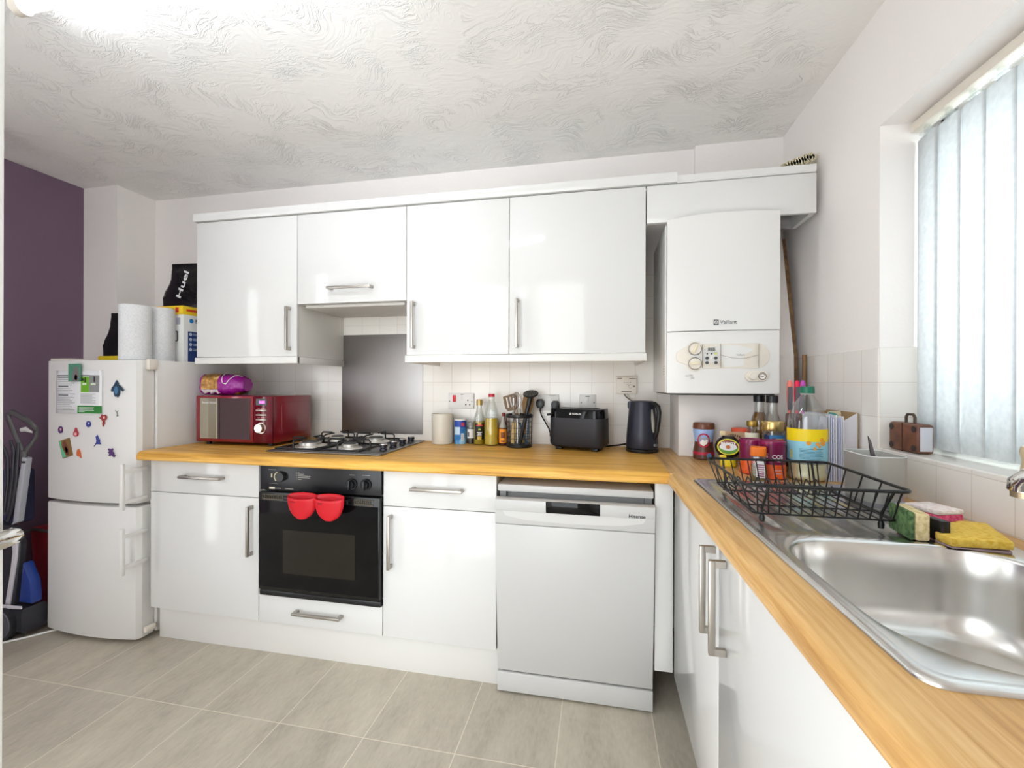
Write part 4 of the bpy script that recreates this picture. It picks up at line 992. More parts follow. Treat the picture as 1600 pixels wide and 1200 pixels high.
t = thing('sauce_bottle', 'small dark sauce bottle with an orange label left of the utensil pot', 'bottle', (1.598, -.09, WT), face(1.598, -.09))
part('glass', B().lathe([(0, 0), (.019, 0), (.02, .004), (.02, .09), (.011, .115), (.0085, .135), (.0085, .15), (0, .15)], n=20), M('brown_glass', (70, 40, 26), .1), t)
part('neck', B().lathe([(.0206, .092), (.0116, .116), (.0091, .136), (.0091, .15)], n=20), M('neck_grey', (176, 172, 164), .2), t)
part('label', B().patch(.0205, R(-80), R(80), .014, .086), M('label_orange', (240, 150, 36), .4), t)
part('print', B().patch(.0207, R(-30), R(30), .04, .07).patch(.0207, R(-25), R(25), .02, .028), M('label_brown', (120, 60, 30), .4), t)
# utensil pot
UX, UY = 1.688, -.115
t = thing('utensil_pot', 'round black wire utensil pot on the worktop', 'utensil holder', (UX, UY, WT))
b = B().lathe([(0, 0), (.062, 0), (.066, .004), (.066, .016), (.063, .018), (0, .012)], n=32)
part('base', b, black_plastic, t)
part('rim', B().lathe([(.0635, .148), (.0675, .148), (.069, .152), (.0685, .163), (.066, .165), (.0635, .163), (.0635, .148)], n=36), black_plastic, t)
wr = B()
for k in range(14):
    a = 2 * PI * k / 14; c_, s_ = math.cos(a), math.sin(a); wr.tube([(.063 * c_, .063 * s_, .014), (.066 * c_, .066 * s_, .152)], .0015, 6)
for z in (.045, .072, .099, .126): wr.tube([((.0635 + .0025 * z / .15) * math.cos(2 * PI * k / 28), (.0635 + .0025 * z / .15) * math.sin(2 * PI * k / 28), z) for k in range(28)], .0013, 6, True)
part('wires', wr, black_metal, t)
G = 'utensils in the wire pot'
def blade(w, h, n=10, top=.9, taper=.7):
    return [(-w / 2 * taper, 0), (w / 2 * taper, 0), (w / 2, h * .45), (w / 2 * top, h), (-w / 2 * top * .9, h * .93), (-w / 2, h * .4)]
def utensil(name, label, x, y, lean_x, lean_y, rz, mk):
    """upright utensil: foot at local origin, then leaned"""
    t = thing(name, label, 'utensil', (UX + x, UY + y, WT + .0175), 0, G)
    m = Matrix.Rotation(lean_x, 4, 'Y') @ Matrix.Rotation(lean_y, 4, 'X') @ Matrix.Rotation(rz, 4, 'Z')
    mk(t, m)
tan_si = M('turner_brown', (120, 96, 70), .5)
def turner(t, m):
    part('handle', B().cyl((0, 0, 0), (0, 0, .16), .006, n=10).move(m), M('handle_steel', (190, 186, 180), .3, 1.0), t)
    bl = B(); w, h, z0 = .07, .085, .168
    for x0, x1 in ((-.035, -.021), (-.014, -.004), (.004, .014), (.021, .035)): bl.box(x0, -.002, z0 + .016, x1, .002, z0 + h - .012, .0005)
    bl.prism([(-.024, z0), (.024, z0), (.035, z0 + .018), (-.035, z0 + .018)], 'y', -.002, .002); bl.prism([(-.035, z0 + h - .014), (.035, z0 + h - .014), (.034, z0 + h), (-.034, z0 + h - .006)], 'y', -.002, .002)
    part('slotted_blade', bl.move(m), tan_si, t)
utensil('slotted_turner', 'brown slotted turner leaning left in the wire pot', -.002, .018, R(-13), R(-3), R(10), turner)
def spatula(t, m):
    part('handle', B().cyl((0, 0, 0), (0, 0, .17), .007, n=10).move(m), M('handle_wood', (190, 150, 92), .6), t)
    part('blade', B().prism([(-.018, .15), (.018, .15), (.028, .19), (.027, .245), (-.024, .25), (-.028, .2)], 'y', -.003, .003, .001).move(m), noisy_mat('spatula_wood', [(.3, (120, 86, 40)), (.7, (164, 122, 62))], 30, .6, .1, (1, 1, .1)), t)
utensil('spatula', 'brown wooden spatula behind the whisk in the wire pot', .016, .022, R(6), R(-4), R(12), spatula)
def whisk(t, m):
    part('handle', B().cyl((0, 0, 0), (0, 0, .135), .0085, n=12).move(m), M('whisk_handle', (206, 206, 206), .25, .6), t)
    for k in range(7):
        a = PI * k / 7; c_, s_ = math.cos(a), math.sin(a); pts = []
        for i in range(25):
            f_ = 2 * PI * i / 24; q = (1 - math.cos(f_)) / 2
            r = .031 * math.sin(f_) * (.55 + .45 * q); pts.append((r * c_, r * s_, .133 + .125 * q))
        part('wire', B().tube(pts, .0011, 6).move(m), chrome, t)
utensil('whisk', 'steel balloon whisk standing upright in the wire pot', -.008, .0, R(-1), R(0), 0, whisk)
def masher(t, m):
    part('handle', B().tube([(0, 0, 0), (0, 0, .08), (.0, 0, .21)], [.010, .009, .012], n=12).move(m), black_plastic, t)
    part('strut', B().tube([(0, 0, .2), (0, 0, .235), (.003, .0, .252)], [.012, .013, .016], 12).move(m), black_plastic, t)
    hd = B(); hd.lathe([(0, .252), (.036, .252), (.0385, .255), (.0385, .259), (.036, .262), (0, .262)], n=30)
    tl = Matrix.Translation((0, 0, .252)) @ Matrix.Rotation(R(-14), 4, 'Y') @ Matrix.Rotation(R(22), 4, 'X') @ Matrix.Translation((0, 0, -.252))
    hp = part('masher_head', hd.move(m @ tl), black_plastic, t)
    ho = B()
    for r, n in ((.03, 12), (.02, 8), (.01, 4)):
        for k in range(n): ho.cyl((r * math.cos(2 * PI * k / n), r * math.sin(2 * PI * k / n), .2618), (r * math.cos(2 * PI * k / n), r * math.sin(2 * PI * k / n), .2626), .0028, n=8)
    part('holes', ho.move(m @ tl), M('hole_grey', (130, 128, 124), .6), hp)
utensil('potato_masher', 'black potato masher with a round perforated head leaning right in the wire pot', .006, -.018, R(13), R(2), 0, masher)
def stick(mat, h, r): 
    def f(t, m): part('shaft', B().tube([(0, 0, 0), (0, 0, h * .5), (0, 0, h)], [r * .8, r, r * .9], 10).move(m), mat, t)
    return f
utensil('blue_utensil', 'thin blue handled utensil at the back of the wire pot', .036, .026, R(3), R(-3), 0, stick(M('handle_blue', (40, 110, 160), .4), .15, .003))
utensil('dark_spoon', 'dark teal spoon handle lying across the inside of the wire pot', .036, .0, R(-18), R(0), 0, stick(M('handle_teal', (44, 74, 92), .4), .11, .006))
utensil('wooden_utensil', 'flat pale wooden utensil low in the wire pot', -.03, -.012, R(4), R(2), 0, lambda t, m: part('shaft', B().box(-.01, -.003, 0, .01, .003, .11, .002).move(m), M('pale_wood', (206, 176, 112), .6), t))
# plugs and leads
def plug(name, label, x, z, cab):
    t = thing(name, label, 'plug', (x, -.011, z), room=True)
    part('body', B().prism([(px + x, pz + z) for px, pz in ((-.02, -.012), (-.012, -.024), (.012, -.024), (.02, -.012), (.021, .01), (.012, .022), (-.012, .022), (-.021, .01))], 'y', -.047, -.0115, .004), black_plastic, t)
    part('cord', B().tube(cab, .0035, 8), black_plastic, t)
plug('plug', 'black plug in the double socket, left one with its cord hanging down', 1.783, 1.126, [(1.783, -.03, 1.105), (1.783, -.034, 1.09), (1.79, -.035, 1.065), (1.81, -.035, 1.03), (1.83, -.035, .995), (1.838, -.032, .965), (1.842, -.03, .93), (1.846, -.03, .9145)])
plug('plug', 'black plug in the double socket, right one rising above the toaster', 1.862, 1.118, [(1.862, -.03, 1.098), (1.866, -.030, 1.07), (1.875, -.018, 1.0), (1.92, -.012, .93)])
# toaster
t = thing('toaster', 'black two-slot toaster with a glossy band in front of the double socket', 'toaster', (1.988, -.137, WT), R(-16))
L = []
def tl_(w, d, r, z): return [(p[0], p[1], z) for p in rrect(w, d, r, 6)]
part('body', B().loft([tl_(.225, .105, .03, .012), tl_(.26, .14, .04, .022), tl_(.272, .15, .045, .034), tl_(.27, .148, .045, .155)]), M('toaster_matt', (38, 38, 44), .5), t)
part('gloss_band', B().loft([tl_(.27, .148, .045, .1552), tl_(.2655, .145, .044, .196), tl_(.262, .142, .042, .199), tl_(.25, .13, .04, .1992)]), black_gloss, t)
part('slots', B().box(-.095, -.035, .1985, .095, -.012, .2005).box(-.095, .012, .1985, .095, .035, .2005), M('slot_dark', (8, 8, 8), .6), t)
for x in (-.09, .09):
    part('foot', B().box(x - .015, -.045, 0, x + .015, .045, .0125, .003), black_plastic, t)
text('BOSCH', white_ink, t, (.012, -.0745, .176), width=.04, bold=.015)
part('emblem', B().tube([(-.018 + .0045 * math.cos(R(a)), -.0748, .176 + .0045 * math.sin(R(a))) for a in range(0, 360, 30)], .0009, 6, True).box(-.0195, -.0752, .1735, -.0165, -.0744, .1785), white_ink, t)
part('lever', B().box(-.157, -.012, .16, -.13, .012, .168, .003), black_plastic, t)
part('lever_end', B().box(-.163, -.018, .158, -.15, .018, .17, .003), black_plastic, t)
part('dial', B().cyl((-.13, -.0, .065), (-.15, -.0, .065), .013, n=18), M('dial_brown', (60, 34, 34), .3), t)
kc = B().tube([(1.98, -.035, .914), (2.07, -.04, .914), (2.12, -.06, .918), (2.17, -.085, .928), (2.215, -.11, .94)], .004, 8)
solo('kettle_lead', kc, black_plastic, 'black lead lying on the worktop from the toaster side to the kettle', 'cord', (2.1, -.06, WT), room=True)
# kettle
KX, KY = 2.283, -.135
t = thing('kettle', 'tall dark blue-black kettle with a looped handle beside the boiler', 'kettle', (KX, KY, WT), face(KX, KY))
part('base', B().lathe([(0, 0), (.074, 0), (.076, .004), (.075, .014), (.07, .017), (0, .017)], n=40), black_plastic, t)
part('body', B().lathe([(0, .018), (.072, .018), (.0735, .022), (.071, .08), (.066, .14), (.061, .2), (.0575, .226), (0, .228)], n=40), dark_navy, t)
part('lid', B().lathe([(.0575, .226), (.057, .234), (.05, .238), (.02, .24), (0, .24)], n=36), dark_navy, t)
part('spout', B().prism([(-.024, .2), (-.024, .236), (.024, .236), (.024, .2)], 'x', -.066, -.04, .008), dark_navy, t)
a = R(-38); hm = Matrix.Rotation(a, 4, 'Z')
hn = B().tube([(.045, 0, .224), (.072, 0, .226), (.088, 0, .214), (.094, 0, .19), (.091, 0, .15), (.084, 0, .105), (.076, 0, .075), (.066, 0, .06)], [.010, .0105, .011, .011, .0105, .010, .009, .008], 12).move(hm)
part('handle', hn, black_plastic, t)
part('water_window', B().tube([(.062, -.008, .2), (.065, -.008, .16), (.0685, -.008, .115), (.07, -.008, .095)], [.003, .008, .008, .003], 10).move(hm), M('window_grey', (150, 146, 136), .15), t)
part('switch', B().box(.068, -.01, .03, .082, .01, .042, .003).move(hm), M('switch_grey', (120, 124, 130), .3), t)
# ---------------------------------------------------------------- counter under the boiler
def T(name, label, cat, x, y, group=None, drz=0.0): return thing(name, label, cat, (x, y, WT), face(x, y) + drz, group)
t = T('chocolate_jar', 'hot chocolate jar with brown lid and waisted body under the boiler', 'jar', 2.52, -.30)
pr = [(0, 0), (.038, 0), (.042, .005), (.0425, .03), (.037, .06), (.036, .075), (.039, .1), (.042, .125), (.04, .13)]
part('body', B().lathe(pr[:6] + [(0, .075)], n=36), noisy_mat('choc_splash', [(.35, (78, 44, 34)), (.7, (104, 62, 48))], 25, .35, .05), t)
part('body_top', B().lathe([(0, .0752), (.036, .0752), (.039, .1), (.042, .125), (.04, .13), (0, .13)], n=36), M('choc_blue', (150, 178, 222), .35), t)
part('lid', B().lathe([(0, .129), (.043, .129), (.0438, .133), (.042, .15), (.04, .154), (0, .154)], n=36), M('choc_lid', (112, 66, 44), .35), t)
ri = B(); 
for k in range(28):
    a0, a1 = 2 * PI * k / 28, 2 * PI * (k + 1) / 28
    def q(r, a): x = r * math.sin(a) * 1.0; z = .083 + r * 1.15 * math.cos(a); rr = .0405 + max(0, (z - .1)) * .1; an = x / rr; return (rr * math.sin(an), -rr * math.cos(an), z)
    f = [ri.bm.verts.new(q(r_, a_)) for r_, a_ in ((.02, a0), (.026, a0), (.026, a1), (.02, a1))]; ri.bm.faces.new(f)
part('ring', ri, M('choc_red', (186, 34, 66), .4), t)
text('Options', M('choc_gold', (196, 150, 96), .4), t, (0, 0, .092), width=.05, wrap=.0422, shear=.2)
sp = B()
for (a, z, r) in ((-12, .072, .007), (0, .068, .008), (10, .074, .008), (16, .082, .005), (-4, .08, .006)): sp.dot(.0408 + .0001 * a / 16, R(a), z, r)
part('cream_splash', sp, M('cream_white', (236, 230, 220), .4), t)
part('band', B().patch(.0428, R(-80), R(80), .022, .034, r1=.0425), M('choc_red', (186, 34, 66)), t)
part('seal', B().dot(.0434, R(30), .02, .011), M('seal_blue', (90, 150, 190), .4), t)
t = T('yeast_spread_bottle', 'squat upside-down spread bottle with yellow cap and oval label', 'bottle', 2.575, -.455)
bd = B()
L = []
for k in range(15):
    q = k / 14; z = .03 + .088 * q; w = .047 * math.sqrt(max(.02, 1 - (2 * q - 1.0) ** 2)) ; w = max(w, .02); d = min(w, .027)
    L.append([(w * math.cos(2 * PI * i / 28), d * math.sin(2 * PI * i / 28), z) for i in range(28)])
part('body', bd.loft(L), M('spread_black', (30, 24, 22), .12), t)
part('cap', B().lathe([(0, 0), (.026, 0), (.028, .002), (.028, .028), (.022, .034), (0, .034)], n=28, sy=.9), M('cap_yellow', (240, 214, 30), .35), t)
def oval(rx, rz, mat, nm, y, cz=.078, a0=0, a1=360):
    b = B(); P = [(rx * math.cos(R(a)), cz + rz * math.sin(R(a))) for a in range(a0, a1, 12)]
    return part(nm, b.prism(P, 'y', y, y + .003), mat, t)
oval(.0385, .031, M('lab_yellow', (226, 214, 40), .4), 'label', -.0305)
oval(.034, .027, M('lab_green', (96, 150, 50), .4), 'label_ring', -.0312)
oval(.034, .027, M('lab_maroon', (122, 30, 40), .4), 'label_arc', -.0316, a0=0, a1=181)
oval(.03, .014, M('label_white', (232, 232, 232)), 'label_centre', -.0322)
oval(.008, .007, M('lab_brown', (190, 100, 40), .4), 'label_pot', -.0328)
text('MARMITE', white_ink, t, (0, -.0335, .091), width=.05, height=.011, bold=.03)
part('yellow_tab', B().box(-.03, -.029, .03, -.006, -.024, .046, .003), M('cap_yellow', (240, 214, 30)), t)
t = T('snack_bag', 'folded brown paper snack bag behind the spread bottle', 'bag', 2.612, -.395)
part('paper', pouch(.09, .045, .128, .95, 0), noisy_mat('bag_brown', [(.35, (176, 134, 100)), (.6, (206, 170, 138)), (.75, (226, 200, 176))], 14, .6, .3), t)
bi = B()
for k in range(9):
    u = k / 8 - .5; bi.box(u * .062 + .003, -.0165, .112 - .05 * u * u - .012 * u, u * .062 + .0075, -.0145, .119 - .05 * u * u - .012 * u)
part('print', bi, M('bag_ink', (70, 44, 34), .5), t)
part('picture', B().prism(ell(.02, .07, .022, .028), 'y', -.0255, -.015), noisy_mat('biscuit', [(.35, (150, 84, 30)), (.65, (222, 150, 70))], 60, .5, .1), t)
part('picture', B().prism(ell(-.014, .062, .016, .022), 'y', -.0258, -.015), MATS['biscuit'], t)
part('fold', B().box(-.05, -.004, .11, -.03, .004, .13, .002), M('fold_cream', (230, 206, 160), .6), t)
t = T('spread_jar', 'jar with a bright orange-red screw lid behind the snack bag', 'jar', 2.657, -.335)
part('body', B().lathe([(0, 0), (.032, 0), (.034, .003), (.034, .1), (.03, .106), (0, .106)], n=28), M('jar_tan', (176, 120, 66), .25), t)
part('lid', B().lathe([(0, .104), (.036, .104), (.0365, .108), (.0365, .132), (.034, .138), (0, .138)], n=32), M('lid_orange_red', (232, 84, 48), .4), t)
AMB = M('amber_syrup', (150, 100, 34), .1, trans=.1, ior=1.3)
for (x, y, lb) in ((2.728, -.325, 'amber syrup bottle with black cap under the boiler, the left one'), (2.748, -.405, 'amber syrup bottle with black cap under the boiler, the right one')):
    t = T('syrup_bottle', lb, 'bottle', x, y, 'syrup bottles under the boiler')
    part('glass', B().lathe([(0, 0), (.034, 0), (.035, .004), (.035, .13), (.033, .16), (.024, .19), (.0195, .205), (.0175, .225), (.0175, .248)], n=32), clear_jar, t)
    part('syrup', B().lathe([(0, .004), (.0325, .004), (.0333, .13), (.031, .158), (.022, .19), (.018, .204), (0, .204)] if x < 2.74 else [(0, .004), (.0325, .004), (.0333, .13), (.0315, .155), (.027, .172), (0, .172)], n=28), AMB, t)
    part('cap', B().lathe([(.0178, .246), (.021, .246), (.021, .272), (.019, .2745), (0, .2745)], n=28), black_plastic, t)
t = T('vinegar_bottle', 'small bottle with a gold cap and white label behind the purple tins', 'bottle', 2.655, -.472)
part('glass', B().lathe([(0, 0), (.023, 0), (.024, .004), (.024, .12), (.018, .145), (.0155, .152), (.0155, .16)], n=24), clear_jar, t)
part('liquid', B().lathe([(0, .004), (.022, .004), (.0225, .118), (0, .12)], n=20), M('vinegar', (196, 176, 130), .15, trans=.3), t)
part('cap', B().lathe([(0, .158), (.0185, .158), (.0195, .162), (.0195, .176), (.018, .179), (0, .179)], n=24), M('cap_brass', (160, 130, 62), .3, .7), t)
part('label', B().patch(.0245, R(-85), R(85), .05, .135), M('label_cream', (232, 226, 204), .5), t)
t = T('curry_paste_jar', 'glass jar with a broad gold lid and a blue picture label', 'jar', 2.716, -.502)
part('glass', B().lathe([(0, 0), (.036, 0), (.038, .004), (.038, .135), (.034, .145), (.034, .15)], n=30), clear_jar, t)
part('contents', B().lathe([(0, .004), (.0355, .004), (.036, .13), (0, .132)], n=26), M('paste_dark', (66, 56, 48), .4), t)
part('lid', B().lathe([(0, .147), (.038, .147), (.039, .15), (.039, .178), (.037, .182), (0, .182)], n=34), M('lid_gold', (206, 176, 112), .25, .8), t)
part('label', B().patch(.0385, R(-40), R(85), .04, .132), M('label_blue', (60, 130, 186), .4), t)
part('label_dark', B().patch(.0387, R(-40), R(-16), .04, .132), M('label_navy', (30, 44, 96), .4), t)
part('picture', B().patch(.0389, R(14), R(64), .095, .12), M('pic_orange', (222, 150, 60), .5), t)
part('picture', B().patch(.039, R(-4), R(10), .09, .122), M('pic_maroon', (130, 30, 60), .5), t)
def tin(x, y, h, lb, txt):
    t = T('cocoa_tin', lb, 'tin', x, y, 'purple tins behind the dish rack')
    pm_ = M('tin_purple', (116, 18, 66), .3)
    part('body', B().lathe([(0, 0), (.039, 0), (.04, .002), (.04, h - .012), (0, h - .012)], n=36), pm_, t)
    part('lid', B().lathe([(0, h - .0125), (.0405, h - .0125), (.041, h - .004), (.0405, h - .001), (.0385, h), (.037, h - .004), (0, h - .004)], n=36), M('tin_lid', (132, 26, 78), .2), t)
    part('orange_band', B().patch(.0402, R(-88), R(88), .003, .05, 20), noisy_mat('tin_orange', [(.4, (226, 84, 30)), (.6, (240, 106, 44))], 40, .4, .02) if 'tin_orange' not in MATS else MATS['tin_orange'], t)
    if txt:
        text('COS', white_ink, t, (.017, 0, .076), width=.034, wrap=.0403, bold=.03)
        part('print', B().patch(.0404, R(-38), R(-14), .085, .087).patch(.0404, R(-36), R(-16), .072, .08).patch(.0404, R(-34), R(-18), .064, .068).patch(.0404, R(22), R(44), .06, .063).patch(.0404, R(10), R(40), .03, .033).patch(.0404, R(14), R(40), .02, .023), M('print_pink', (214, 180, 190), .5), t)
tin(2.62, -.578, .122, 'purple and orange tin, the one further back beside the spread bottle', False)
tin(2.66, -.652, .127, 'purple and orange tin with white lettering beside the squash bottle', True)
t = T('spice_jar', 'small square spice jar with an orange lid in front of the purple tins', 'jar', 2.601, -.70)
part('glass', B().loft([[(p[0], p[1], z) for p in rrect(w, w, .009, 4)] for w, z in ((.042, 0), (.044, .003), (.044, .078), (.036, .086))]), clear_jar, t)
part('spice', B().loft([[(p[0], p[1], z) for p in rrect(.0405, .0405, .008, 4)] for z in (.003, .05)]), noisy_mat('spice', [(.35, (116, 96, 56)), (.65, (156, 136, 90))], 120, .8, .2), t)
part('label', B().box(-.006, -.0228, .012, .02, -.0218, .066), M('label_white', (232, 232, 232)), t)
ps = B()
for k in range(6): ps.box(-.003, -.0232, .016 + k * .0072, .017, -.0226, .0195 + k * .0072)
part('print', ps, M('print_magenta', (160, 90, 120), .5), t)
part('lid', B().loft([[(p[0], p[1], z) for p in rrect(w, w, .01, 4)] for w, z in ((.046, .082), (.047, .084), (.047, .108), (.044, .11))]), M('lid_orange', (240, 120, 30), .4), t)
t = T('squash_bottle', 'large clear squash bottle with green cap and yellow and blue label', 'bottle', 2.768, -.648)
SQ = [(0, 0), (.05, 0), (.056, .006), (.0575, .02), (.054, .034), (.0565, .05), (.057, .165), (.056, .19), (.05, .222), (.036, .255), (.022, .275), (.0165, .284), (.0165, .29)]
part('plastic', B().lathe(SQ, n=40), clear_plastic, t)
part('squash', B().lathe([(0, .003), (.05, .003), (.0545, .008), (.056, .02), (.0525, .034), (.055, .05), (.055, .056), (0, .056)], n=36), M('squash_pale', (232, 226, 184), .2), t)
part('label', B().patch(.0578, R(-100), R(100), .066, .132, 28), M('label_sky', (150, 208, 226), .4), t)
part('label_yellow', B().patch(.058, R(-100), R(100), .131, .172, 28), M('label_sun', (246, 214, 20), .4), t)
part('label_edge', B().patch(.0581, R(-100), R(100), .062, .067, 28), M('label_navy', (30, 44, 96)), t)
fr_ = B()
for a, z, r in ((48, .128, .01), (30, .124, .006), (5, .127, .007), (22, .11, .005), (36, .116, .004), (44, .138, .007)): fr_.dot(.0583, R(a), z, r)
part('fruit_print', fr_, M('fruit_orange', (240, 160, 50), .5), t)
ps = B()
for k in range(8): ps.patch(.0582, R(-20), R(48 if k % 3 else 40), .075 + k * .0045, .0765 + k * .0045)
part('print', ps, M('print_teal', (60, 110, 130), .5), t)
ps = B()
for k in range(5): ps.patch(.0583, R(-52), R(-44), .074 + k * .0055, .0777 + k * .0055, 4)
part('yellow_print', ps, M('label_sun', (246, 214, 20)), t)
part('neck', B().lathe([(.0165, .284), (.02, .286), (.0165, .289)], n=24), white_plastic, t)
part('cap', B().lathe([(.017, .288), (.0215, .289), (.0215, .3), (.0205, .31), (.018, .312), (0, .312)], n=30), M('cap_green', (24, 110, 84), .4), t)
# knives in a block
t = thing('knife_block', 'dark brown knife holder in the corner behind the squash bottle', 'knife holder', (2.832, -.41, WT), face(2.832, -.41))
part('block', B().box(-.035, -.025, 0, .035, .025, .205, .004), noisy_mat('block_wood', [(.4, (70, 40, 34)), (.65, (104, 60, 48))], 30, .4, .05, (6, 6, 1)), t)
for k, (dx, col, nm, lb) in enumerate(((-.022, (240, 128, 112), 'coral', 'kitchen knife with a coral edged grey handle, leftmost in the holder'), (.002, (232, 30, 80), 'crimson', 'kitchen knife with a crimson handle, middle of the three in the holder'), (.02, (190, 80, 180), 'violet', 'kitchen knife with a violet edged grey handle, rightmost in the holder'))):
    f = face(2.832, -.41); x = 2.832 + dx * math.cos(f); y = -.41 + dx * math.sin(f)
    t = thing('kitchen_knife', lb, 'knife', (x, y, WT + .2055), f, 'coloured knives in the holder')
    part('handle', B().tube([(0, 0, 0), (0, 0, .03), (0, 0, .075), (0, 0, .115), (0, 0, .128)], [.006, .0085, .0105, .0095, .006], 14), M('knife_' + nm, col, .4), t)
    part('grip', B().box(-.006, -.0112, .012, .009, -.006, .105, .003), M('grip_grey', (84, 84, 90), .6), t)
# letters and magazine file
for k in range(8):
    x = 2.815 + k * .0072; h = .2 + random.uniform(.0, .022); y0 = -.70 + .006 * (k % 3)
    bb_ = B(); c0 = random.uniform(-.003, .003)
    bb_.loft([[(c0 * z / .2 + dx + bw, y, z) for dx, y, bw in ((0, -.075, 0), (.0016, -.075, 0), (.0016, .0, .0015), (.0016, .1, 0), (0, .1, 0), (0, .0, .0015))] for z in (0, h * .5, h)])
    solo('letter', bb_, M('letter_%d' % (k % 3), ((222, 222, 236), (232, 231, 233), (206, 208, 228))[k % 3], .7), 'white paper letter standing on edge in the sheaf beside the squash bottle', 'letter', (x, -.60, WT), 0, 'letters standing beside the squash bottle')
t = thing('magazine_file', 'white cardboard magazine file with slanted top against the window wall', 'file', (2.904, -.53, WT))
part('front', B().prism([(-.028, 0), (.024, 0), (.024, .224), (-.028, .19)], 'y', -.102, -.099), M('file_lilac', (216, 214, 222), .6), t)
part('side', B().box(-.028, -.099, 0, -.0255, .1, .19).box(.0215, -.104, 0, .024, .1, .224).box(-.028, -.1, 0, .024, .1, .002).box(-.028, .097, 0, .024, .1, .22), M('file_card', (176, 146, 108), .7), t)
t = thing('card_folder', 'cream card with a teal and pink picture poking out of the magazine file', 'card', (2.898, -.545, WT + .0025))
part('card', B().prism([(p[0], p[1]) for p in rrect(.042, .222, .008, 4, 0, .111)], 'y', -.002, 0), M('card_cream', (226, 214, 186), .6), t)
part('picture', B().prism([(-.019, .17), (.008, .17), (.014, .205), (.0, .216), (-.019, .218)], 'y', -.003, -.0015), M('pic_teal', (90, 170, 160), .6), t)
part('picture', B().prism(ell(-.012, .197, .006, .008), 'y', -.0036, -.002), M('pic_pink', (220, 50, 90), .6), t)
# ---------------------------------------------------------------- sink
SKN = .03
sx = lambda x, y: x + SKN * (-.764 - y)
st = thing('sink', 'stainless steel sink with a ribbed drainer set in the worktop', 'sink', (2.63, -1.25, .87), room=True)
SY0, SY1, SX0, SX1 = -1.745, -.738, 2.386, 2.872
ZS = .9158
b = B()
def cap_strip(b, x0, y0, x1, y1): pass
# drainer plate with rounded outer corners and a raised rim
outer = rrect(SX1 - SX0, SY1 - SY0, .028, 6, (SX0 + SX1) / 2, (SY0 + SY1) / 2)
def ring(off, z): 
    return [(x + (1 if x < 2.63 else -1) * off, y + (1 if y < -1.25 else -1) * off, z) for x, y in outer]
b.loft([ring(0, .9102), ring(.0005, ZS - .003), ring(.004, ZS), ring(.012, ZS), ring(.018, ZS - .001)], False, False)
# inner sheet: drainer region + bowl region
DIV = -1.262
NB = 48
bcx, bcy, bw, bh, br = 2.618, -1.494, .40, .424, .115
def bowl(sc_w, sc_h, r, z, n=NB):
    o = []
    P = rrect(bw + sc_w, bh + sc_h, r, 11, bcx, bcy)
    return [(p[0], p[1], z) for p in P]
rim = bowl(.012, .012, .121, ZS - .001)
N = len(rim)
ox0, ox1, oy0, oy1 = SX0 + .018, SX1 - .018, SY0 + .018, DIV
def toward(p):
    dx, dy = p[0] - bcx, p[1] - bcy
    t = min([((ox1 if dx > 0 else ox0) - bcx) / dx if abs(dx) > 1e-9 else 9, ((oy1 if dy > 0 else oy0) - bcy) / dy if abs(dy) > 1e-9 else 9])
    return (bcx + dx * t, bcy + dy * t, ZS - .001)
out_ = [toward(p) for p in rim]
# square off corners of the outer loop
for cx, cy in ((ox0, oy0), (ox1, oy0), (ox0, oy1), (ox1, oy1)):
    i = min(range(N), key=lambda k: (out_[k][0] - cx) ** 2 + (out_[k][1] - cy) ** 2); out_[i] = (cx, cy, ZS - .001)
loops = [out_, rim, bowl(.004, .004, .117, ZS - .003), bowl(0, 0, .115, ZS - .008), bowl(-.012, -.012, .11, .86), bowl(-.022, -.022, .105, .80), bowl(-.04, -.04, .10, .765), bowl(-.075, -.075, .085, .75), bowl(-.16, -.16, .05, .7455), bowl(-.30, -.30, .02, .743)]
b.loft(loops, False, True)
# drainer sheet with flutes running towards the bowl
nx, ny = 84, 30
dx0, dx1, dy0, dy1 = SX0 + .018, SX1 - .018, DIV, SY1 - .018
def dsheet(u, v):
    x = dx0 + (dx1 - dx0) * u; y = dy0 + (dy1 - dy0) * v
    e = min(1, max(0, (x - dx0 - .02) / .012)) * min(1, max(0, (dx1 - .035 - x) / .012)) * min(1, max(0, (dy1 - .02 - y) / .02)) * min(1, max(0, (y - dy0 - .015) / .03))
    ph = ((x - dx0 - .03) / .062) % 1.0
    rib = .0045 * max(0, 1 - abs(ph - .5) / .2) if .03 < x - dx0 < dx1 - dx0 - .05 else 0
    return (x, y, ZS - .001 - e * (.0042) + e * rib)
b.grid(dsheet, nx, ny)
for v in b.bm.verts: v.co.x = sx(v.co.x, v.co.y) if v.co.x < bcx else v.co.x + SKN * (-.764 - v.co.y) * max(0, (SX1 - v.co.x) / (SX1 - bcx))
bmesh.ops.remove_doubles(b.bm, verts=b.bm.verts, dist=.0004)
part('basin', b, sink_steel, st, smooth=50)
part('plughole', B().lathe([(0, .7435), (.04, .7435), (.043, .7455), (.036, .7475), (.03, .745), (0, .744)], bcx + .01, bcy, 28), chrome, st)
tp = thing('tap', 'chrome kitchen tap with a rounded spout end at the right edge of the photo', 'tap', (2.845, -1.54, .9155), room=True)
tb = B().cyl((2.845, -1.54, .9155), (2.845, -1.54, .928), .023, n=28).cyl((2.845, -1.54, .928), (2.845, -1.54, 1.05), .017, n=24)
tb.tube([(2.845, -1.54, 1.03), (2.845, -1.535, 1.058), (2.841, -1.515, 1.07), (2.826, -1.455, 1.073), (2.812, -1.405, 1.072), (2.803, -1.378, 1.066), (2.800, -1.369, 1.056), (2.7995, -1.368, 1.045)], [.015, .0155, .016, .016, .018, .021, .0215, .021], 20)
part('spout', tb, chrome, tp, smooth=60)
